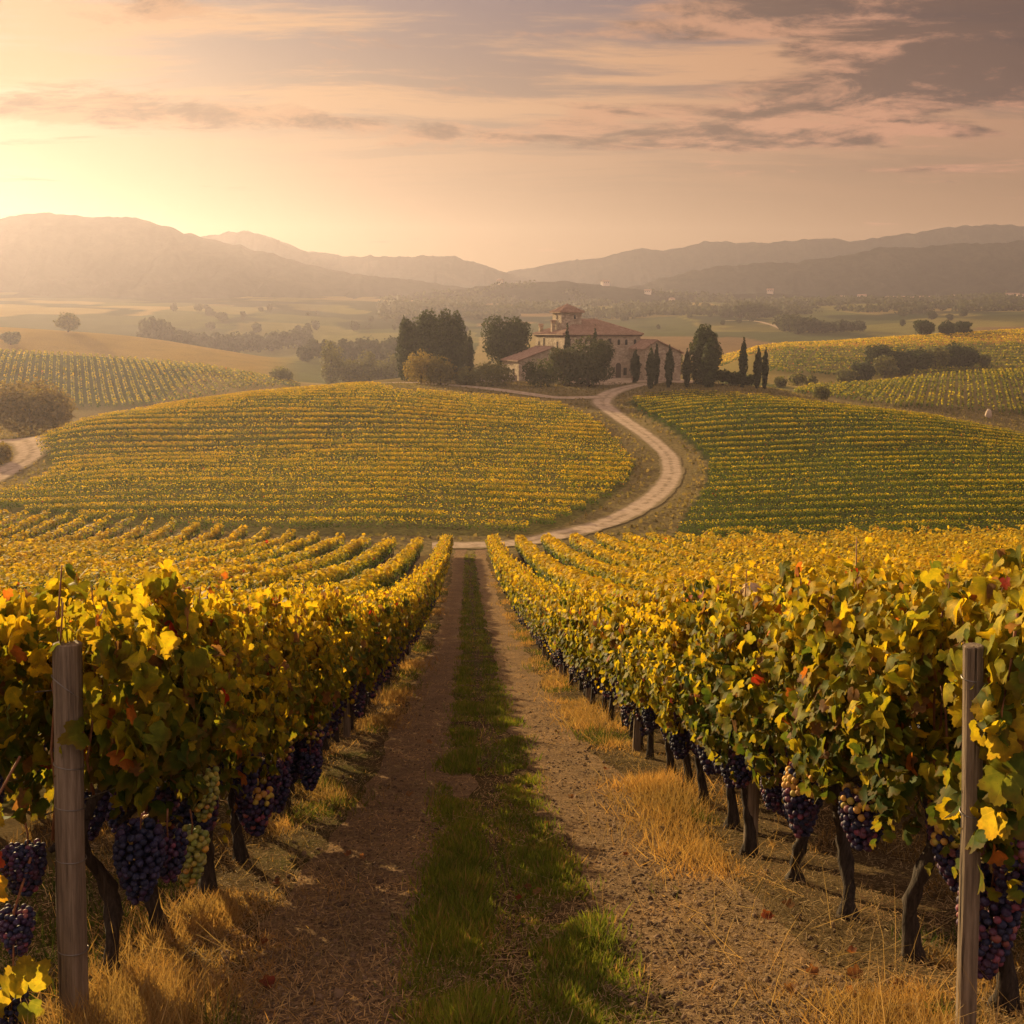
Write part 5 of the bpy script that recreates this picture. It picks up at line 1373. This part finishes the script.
def chimney(x, y, z, h, par):
    b = MB(); b.box(x - .45, y - .45, z, x + .45, y + .45, z + h); ch = b.build('chimney', M['stone'], par)
    b = MB(); b.box(x - .6, y - .6, z + h, x + .6, y + .6, z + h + .15); b.box(x - .38, y - .38, z + h + .15, x - .22, y + .38, z + h + .45); b.box(x + .22, y - .38, z + h + .15, x + .38, y + .38, z + h + .45)
    roof_poly(b, [(x - .65, y - .6, z + h + .5), (x + .65, y - .6, z + h + .5), (x + .65, y, z + h + .8), (x - .65, y, z + h + .8)], .1); roof_poly(b, [(x + .65, y + .6, z + h + .5), (x - .65, y + .6, z + h + .5), (x - .65, y, z + h + .8), (x + .65, y, z + h + .8)], .1)
    b.build('chimney_cap', M['tile'], ch)
chimney(1.0, 9.6, EH + .2, 2.6, rf); chimney(0.9, 17.5, EH - .3, 2.2, rf)
# square tower through the roof
tx, ty, ts, tz = 4.6, 8.6, 2.9, RZ + 2.0
wall_block(tx - ts, ty - ts, tx + ts, ty + ts, tz, name='tower', z0=EH - .5)
o_ = .6; ap = (tx, ty, tz + 1.9)
tcs = [(tx - ts - o_, ty - ts - o_, tz - .05), (tx + ts + o_, ty - ts - o_, tz - .05), (tx + ts + o_, ty + ts + o_, tz - .05), (tx - ts - o_, ty + ts + o_, tz - .05)]
b = MB()
for i in range(4): roof_poly(b, [tcs[i], tcs[(i + 1) % 4], ap], .2)
tr_ = b.build('tower_roof', M['tile'], farm)
b = MB()
for i in range(4):
    tile_roll(b, (tcs[i][0], tcs[i][1], tcs[i][2] + .08), (ap[0], ap[1], ap[2] + .08), .15); slope_rolls(b, tcs[i], tcs[(i + 1) % 4], ap, ap)
b.tube([(ap[0], ap[1], ap[2]), (ap[0], ap[1], ap[2] + .5)], [.16, .05], 6)
b.build('roof_tiles', M['tile'], tr_)
# windows: frame sunk in the wall, dark glass, sill
def window(face, a, z, w_, h, par=farm, arch=False, x0=0, y0=0, name='window'):
    """face 'f': wall y = y0 looking to -y, a along x; face 's': wall x = x0 looking to -x, a along y"""
    def T(p, q, d): return (p, y0 - d, q) if face == 'f' else (x0 - d, p, q)
    out = [(a - w_ / 2, z), (a + w_ / 2, z), (a + w_ / 2, z + h)]
    if arch: out += [(a + w_ / 2 * math.cos(k_ * math.pi / 8), z + h + w_ / 2 * math.sin(k_ * math.pi / 8)) for k_ in range(1, 8)]
    out += [(a - w_ / 2, z + h)]
    if face == 's': out = out[::-1]
    def slab(scale, d0, d1, mat, nm, parent):
        cx_, cz_ = a, z + h / 2
        b = MB(); n = len(out)
        pts = [(cx_ + (p - cx_) * scale[0], cz_ + (q - cz_) * scale[1]) for p, q in out]
        v = [T(p, q, d1) for p, q in pts] + [T(p, q, d0) for p, q in pts]
        b.add(v, [list(range(n)), list(range(n, 2 * n))[::-1]] + [[i, i + n, (i + 1) % n + n, (i + 1) % n] for i in range(n)])
        return b.build(nm, M[mat], parent)
    fr = slab((1.22, 1.14), -.10, .06, 'sill', name, par)
    slab((1, 1), -.05, .085, 'dark_wood' if name == 'door' else 'glass_dark', 'door_leaf' if name == 'door' else 'pane', fr)
    if name == 'window' and h > 1.1:
        b = MB()
        b.add(*bar(T(a - .04, z, .10), T(a + .04, z + h, .13)))
        b.add(*bar(T(a - w_ / 2, z + h * .55, .10), T(a + w_ / 2, z + h * .55 + .07, .125)))
        b.build('glazing_bar', M['eave'], fr)
    b = MB(); b.add(*bar(T(a - w_ * .75, z - .22, -.05), T(a + w_ * .75, z - .06, .20))); b.build('sill', M['sill'], fr)
def bar(p, q):
    x0, x1 = sorted((p[0], q[0])); y0, y1 = sorted((p[1], q[1])); z0, z1 = sorted((p[2], q[2]))
    t_ = MB(); t_.box(x0, y0, z0, x1, y1, z1); return t_.v, t_.f
for a_ in (1.3, 4.4, 7.6, 10.4, 13.0): window('f', a_, 9.0, .9, 1.5, y0=0)
for a_ in (15.6, 17.8, 20.4): window('f', a_, 8.8, .75, 1.1, arch=True, y0=0)
for a_ in (5.0, 9.2, 13.0): window('f', a_, 4.6, 1.0, 1.7, y0=0)
window('f', 15.6, 0.3, 1.6, 3.1, arch=True, name='door', y0=0)
window('f', 17.6, 0.9, 1.0, 2.0, y0=0)
window('s', 13.2, 6.6, .8, 4.0, x0=0); window('s', 4.4, 8.4, .8, 1.3, x0=0); window('s', 16.6, 8.6, .7, 1.1, x0=0); window('s', 3.6, 4.6, .9, 1.5, x0=0)
window('f', tx + .9, tz - 1.9, .55, 1.1, y0=ty - ts); window('s', ty, tz - 1.9, .5, 1.1, x0=tx - ts)
# stone steps and base by the arched door
b = MB(); b.box(13.6, -2.2, -1.2, 18.6, -.05, .12); b.box(14.2, -3.0, -1.2, 18.2, -2.2, -.25); b.build('steps', M['sill'], farm)
# low western wing: lopsided gable towards the road
def gable_wing(x0, y0, x1, y1, hl, ha, hr, ax, name, win=()):
    b = MB()
    prof = [(x0, -1.6), (x1, -1.6), (x1, hr), (ax, ha), (x0, hl)]; n = 5
    v = [(p, y0, q) for p, q in prof] + [(p, y1, q) for p, q in prof]
    b.add(v, [list(range(n)), list(range(n, 2 * n))[::-1]] + [[i, i + n, (i + 1) % n + n, (i + 1) % n] for i in range(n)])
    wl = b.build(name + '_wall', M['stone'], farm)
    b = MB(); e_ = .55
    sl = (ha - hl) / (ax - x0); sr = (ha - hr) / (x1 - ax)
    L0, L1 = (x0 - e_, y0 - e_, hl - sl * e_ + .22), (x0 - e_, y1, hl - sl * e_ + .22)
    R0_, R1_ = (x1 + e_, y0 - e_, hr - sr * e_ + .22), (x1 + e_, y1, hr - sr * e_ + .22)
    A0, A1 = (ax, y0 - e_, ha + .22), (ax, y1, ha + .22)
    roof_poly(b, [L0, A0, A1, L1], .2); roof_poly(b, [A0, R0_, R1_, A1], .2)
    r_ = b.build(name + '_roof', M['tile'], farm)
    b = MB(); slope_rolls(b, L0, L1, A0, A1); slope_rolls(b, R0_, R1_, A0, A1); tile_roll(b, (A0[0], A0[1], A0[2] + .08), (A1[0], A1[1], A1[2] + .08), .18)
    b.build('roof_tiles', M['tile'], r_)
gable_wing(-13.0, -1.0, -0.02, 10.5, 5.0, 8.2, 6.6, -3.6, 'low_wing')
window('f', -9.5, 1.0, 1.0, 1.7, y0=-1.0); window('f', -5.0, 1.2, .9, 1.5, y0=-1.0); window('s', 2.4, 1.2, 1.0, 1.8, x0=-13.0); window('s', 6.6, 1.2, 1.0, 1.8, x0=-13.0)
gable_wing(19.0, -8.2, 29.6, 3.0, 8.0, 9.9, 6.8, 22.2, 'east_wing')
window('f', 22.6, 5.0, .8, 1.2, y0=-8.2); window('f', 26.6, .6, 1.1, 2.0, y0=-8.2); window('s', -4.8, 4.6, .8, 1.2, x0=19.0)
# small things in the yard and the garden wall
gw = MB(); gw.box(-27, -1.5, -2.2, -13.6, -1.0, 1.3)
gwo = gw.build('garden_wall', M['stone'], None); gwo.location = (HX, HY, HZ); gwo.rotation_euler = (0, 0, PHI)
tag(gwo, 'low rubble wall running from the low wing towards the single cypress', 'wall')
b = MB(); b.box(-27.1, -1.6, 1.3, -13.5, -0.9, 1.48); b.build('coping', M['sill'], gwo)
for i, (dx_, dy_) in enumerate(((16.0, -8.0), (17.6, -7.0))):
    x, y = HX + dx_ * math.cos(PHI) - dy_ * math.sin(PHI), HY + dx_ * math.sin(PHI) + dy_ * math.cos(PHI)
    b = MB(); b.tube([(0, 0, 0), (0, 0, .5), (0, 0, 1.05), (0, 0, 1.2)], [.42, .62, .52, .58], 12); o = b.build('yard_urn', M['tile'], None, True, (x, y, zf(x, y)))
    tag(o, ['left one of two clay urns in the yard before the arched door', 'right one of two clay urns, closer to the small cypress'][i], 'urn', 'clay urns in the farm yard')

# ------------------------------------------------------------------ far hamlets
M['far_wall'] = plain('pale_plaster', (0.62, 0.50, 0.40))
def cottage_meshes(l, w_, h):
    b = MB(); prof = [(-w_ / 2, -2), (w_ / 2, -2), (w_ / 2, h), (0, h + w_ * .28), (-w_ / 2, h)]
    v = [(-l / 2, p, q) for p, q in prof] + [(l / 2, p, q) for p, q in prof]; n = 5
    b.add(v, [list(range(n))[::-1], list(range(n, 2 * n))] + [[i, (i + 1) % n, (i + 1) % n + n, i + n] for i in range(n)])
    wm = b.mesh('wall'); wm.materials.append(M['far_wall'])
    b = MB(); e = .6
    roof_poly(b, [(-l / 2 - e, -w_ / 2 - e, h - .3), (l / 2 + e, -w_ / 2 - e, h - .3), (l / 2 + e, 0, h + w_ * .28 + .2), (-l / 2 - e, 0, h + w_ * .28 + .2)], .3)
    roof_poly(b, [(l / 2 + e, w_ / 2 + e, h - .3), (-l / 2 - e, w_ / 2 + e, h - .3), (-l / 2 - e, 0, h + w_ * .28 + .2), (l / 2 + e, 0, h + w_ * .28 + .2)], .3)
    rm = b.mesh('roof'); rm.materials.append(M['tile'])
    b = MB()
    for k_ in (-.3, 0, .3): b.box(k_ * l - .5, -w_ / 2 - .06, h * .45, k_ * l + .5, -w_ / 2 + .05, h * .75)
    gm = b.mesh('windows'); gm.materials.append(M['glass_dark'])
    return wm, rm, gm
CT = [cottage_meshes(8, 5.5, 3.6), cottage_meshes(6, 5, 4.6), cottage_meshes(10, 6, 3.8)]
def land(x, y):
    h_ = bv_.ray_cast(Vector((x, y, 400)), Vector((0, 0, -1)))[0]
    return max(zf(x, y), h_.z if h_ is not None else -999)
def cottage(px, py, y, i, label, group):
    y *= 1.2; x = uof(px, py) * y
    o = empty('cottage', (x, y, land(x, y) + .5), random.uniform(-.7, .7))
    wm, rm, gm = CT[i % 3]
    new_obj('wall', wm, o); new_obj('roof', rm, o); g_ = new_obj('windows', gm, o)
    tag(o, label, 'cottage', group)
for i, (px, y) in enumerate([(897, 1105), (903, 1112), (909, 1100), (915, 1118), (921, 1108), (890, 1120), (928, 1115)]):
    cottage(px, 303, y, i, '%s pale cottage from the left in the hamlet below the right mountain' % ordinal([2, 3, 4, 5, 6, 1, 7][i]), 'cottages of the hamlet below the right mountain')
for i, (px, y) in enumerate([(1008, 1110), (1014, 1120), (1020, 1105)]):
    cottage(px, 303, y, i + 1, '%s pale cottage of the three at the right frame edge' % ordinal(i + 1), 'cottages at the right frame edge')
for i, (px, y, lab) in enumerate([(648, 1140, 'lone pale cottage high on the foothill above the thin trees'), (672, 1090, 'lone pale cottage on the foothill above the dark tree'), (605, 1150, 'tiny cottage on the foothill above the farmhouse roof'), (770, 1150, 'tiny cottage on the foothill above the wooded knoll'), (842, 1140, 'tiny cottage on the foothill right of the wooded knoll'), (862, 1150, 'tiny cottage between the hamlet and the wooded knoll'), (957, 1140, 'tiny cottage between the hamlet and the right frame edge'), (500, 1150, 'tiny pale cottage on the misty slope above the round tree')]):
    cottage(px, 295, y, i, lab, 'lone cottages on the foothills')
# pale stone marker by the striped field
x, y = hit(988, 418, 235, 300)
b = MB(); b.tube([(0, 0, -.2), (.05, 0, .8), (0.02, 0, 1.7), (0, 0, 2.2)], [.75, .8, .6, .2], 9, wob=.15, seed=4)
tag(b.build('field_stone', M['sill'], None, True, (x, y, zf(x, y))), 'pale standing stone at the lower edge of the striped right field', 'stone')
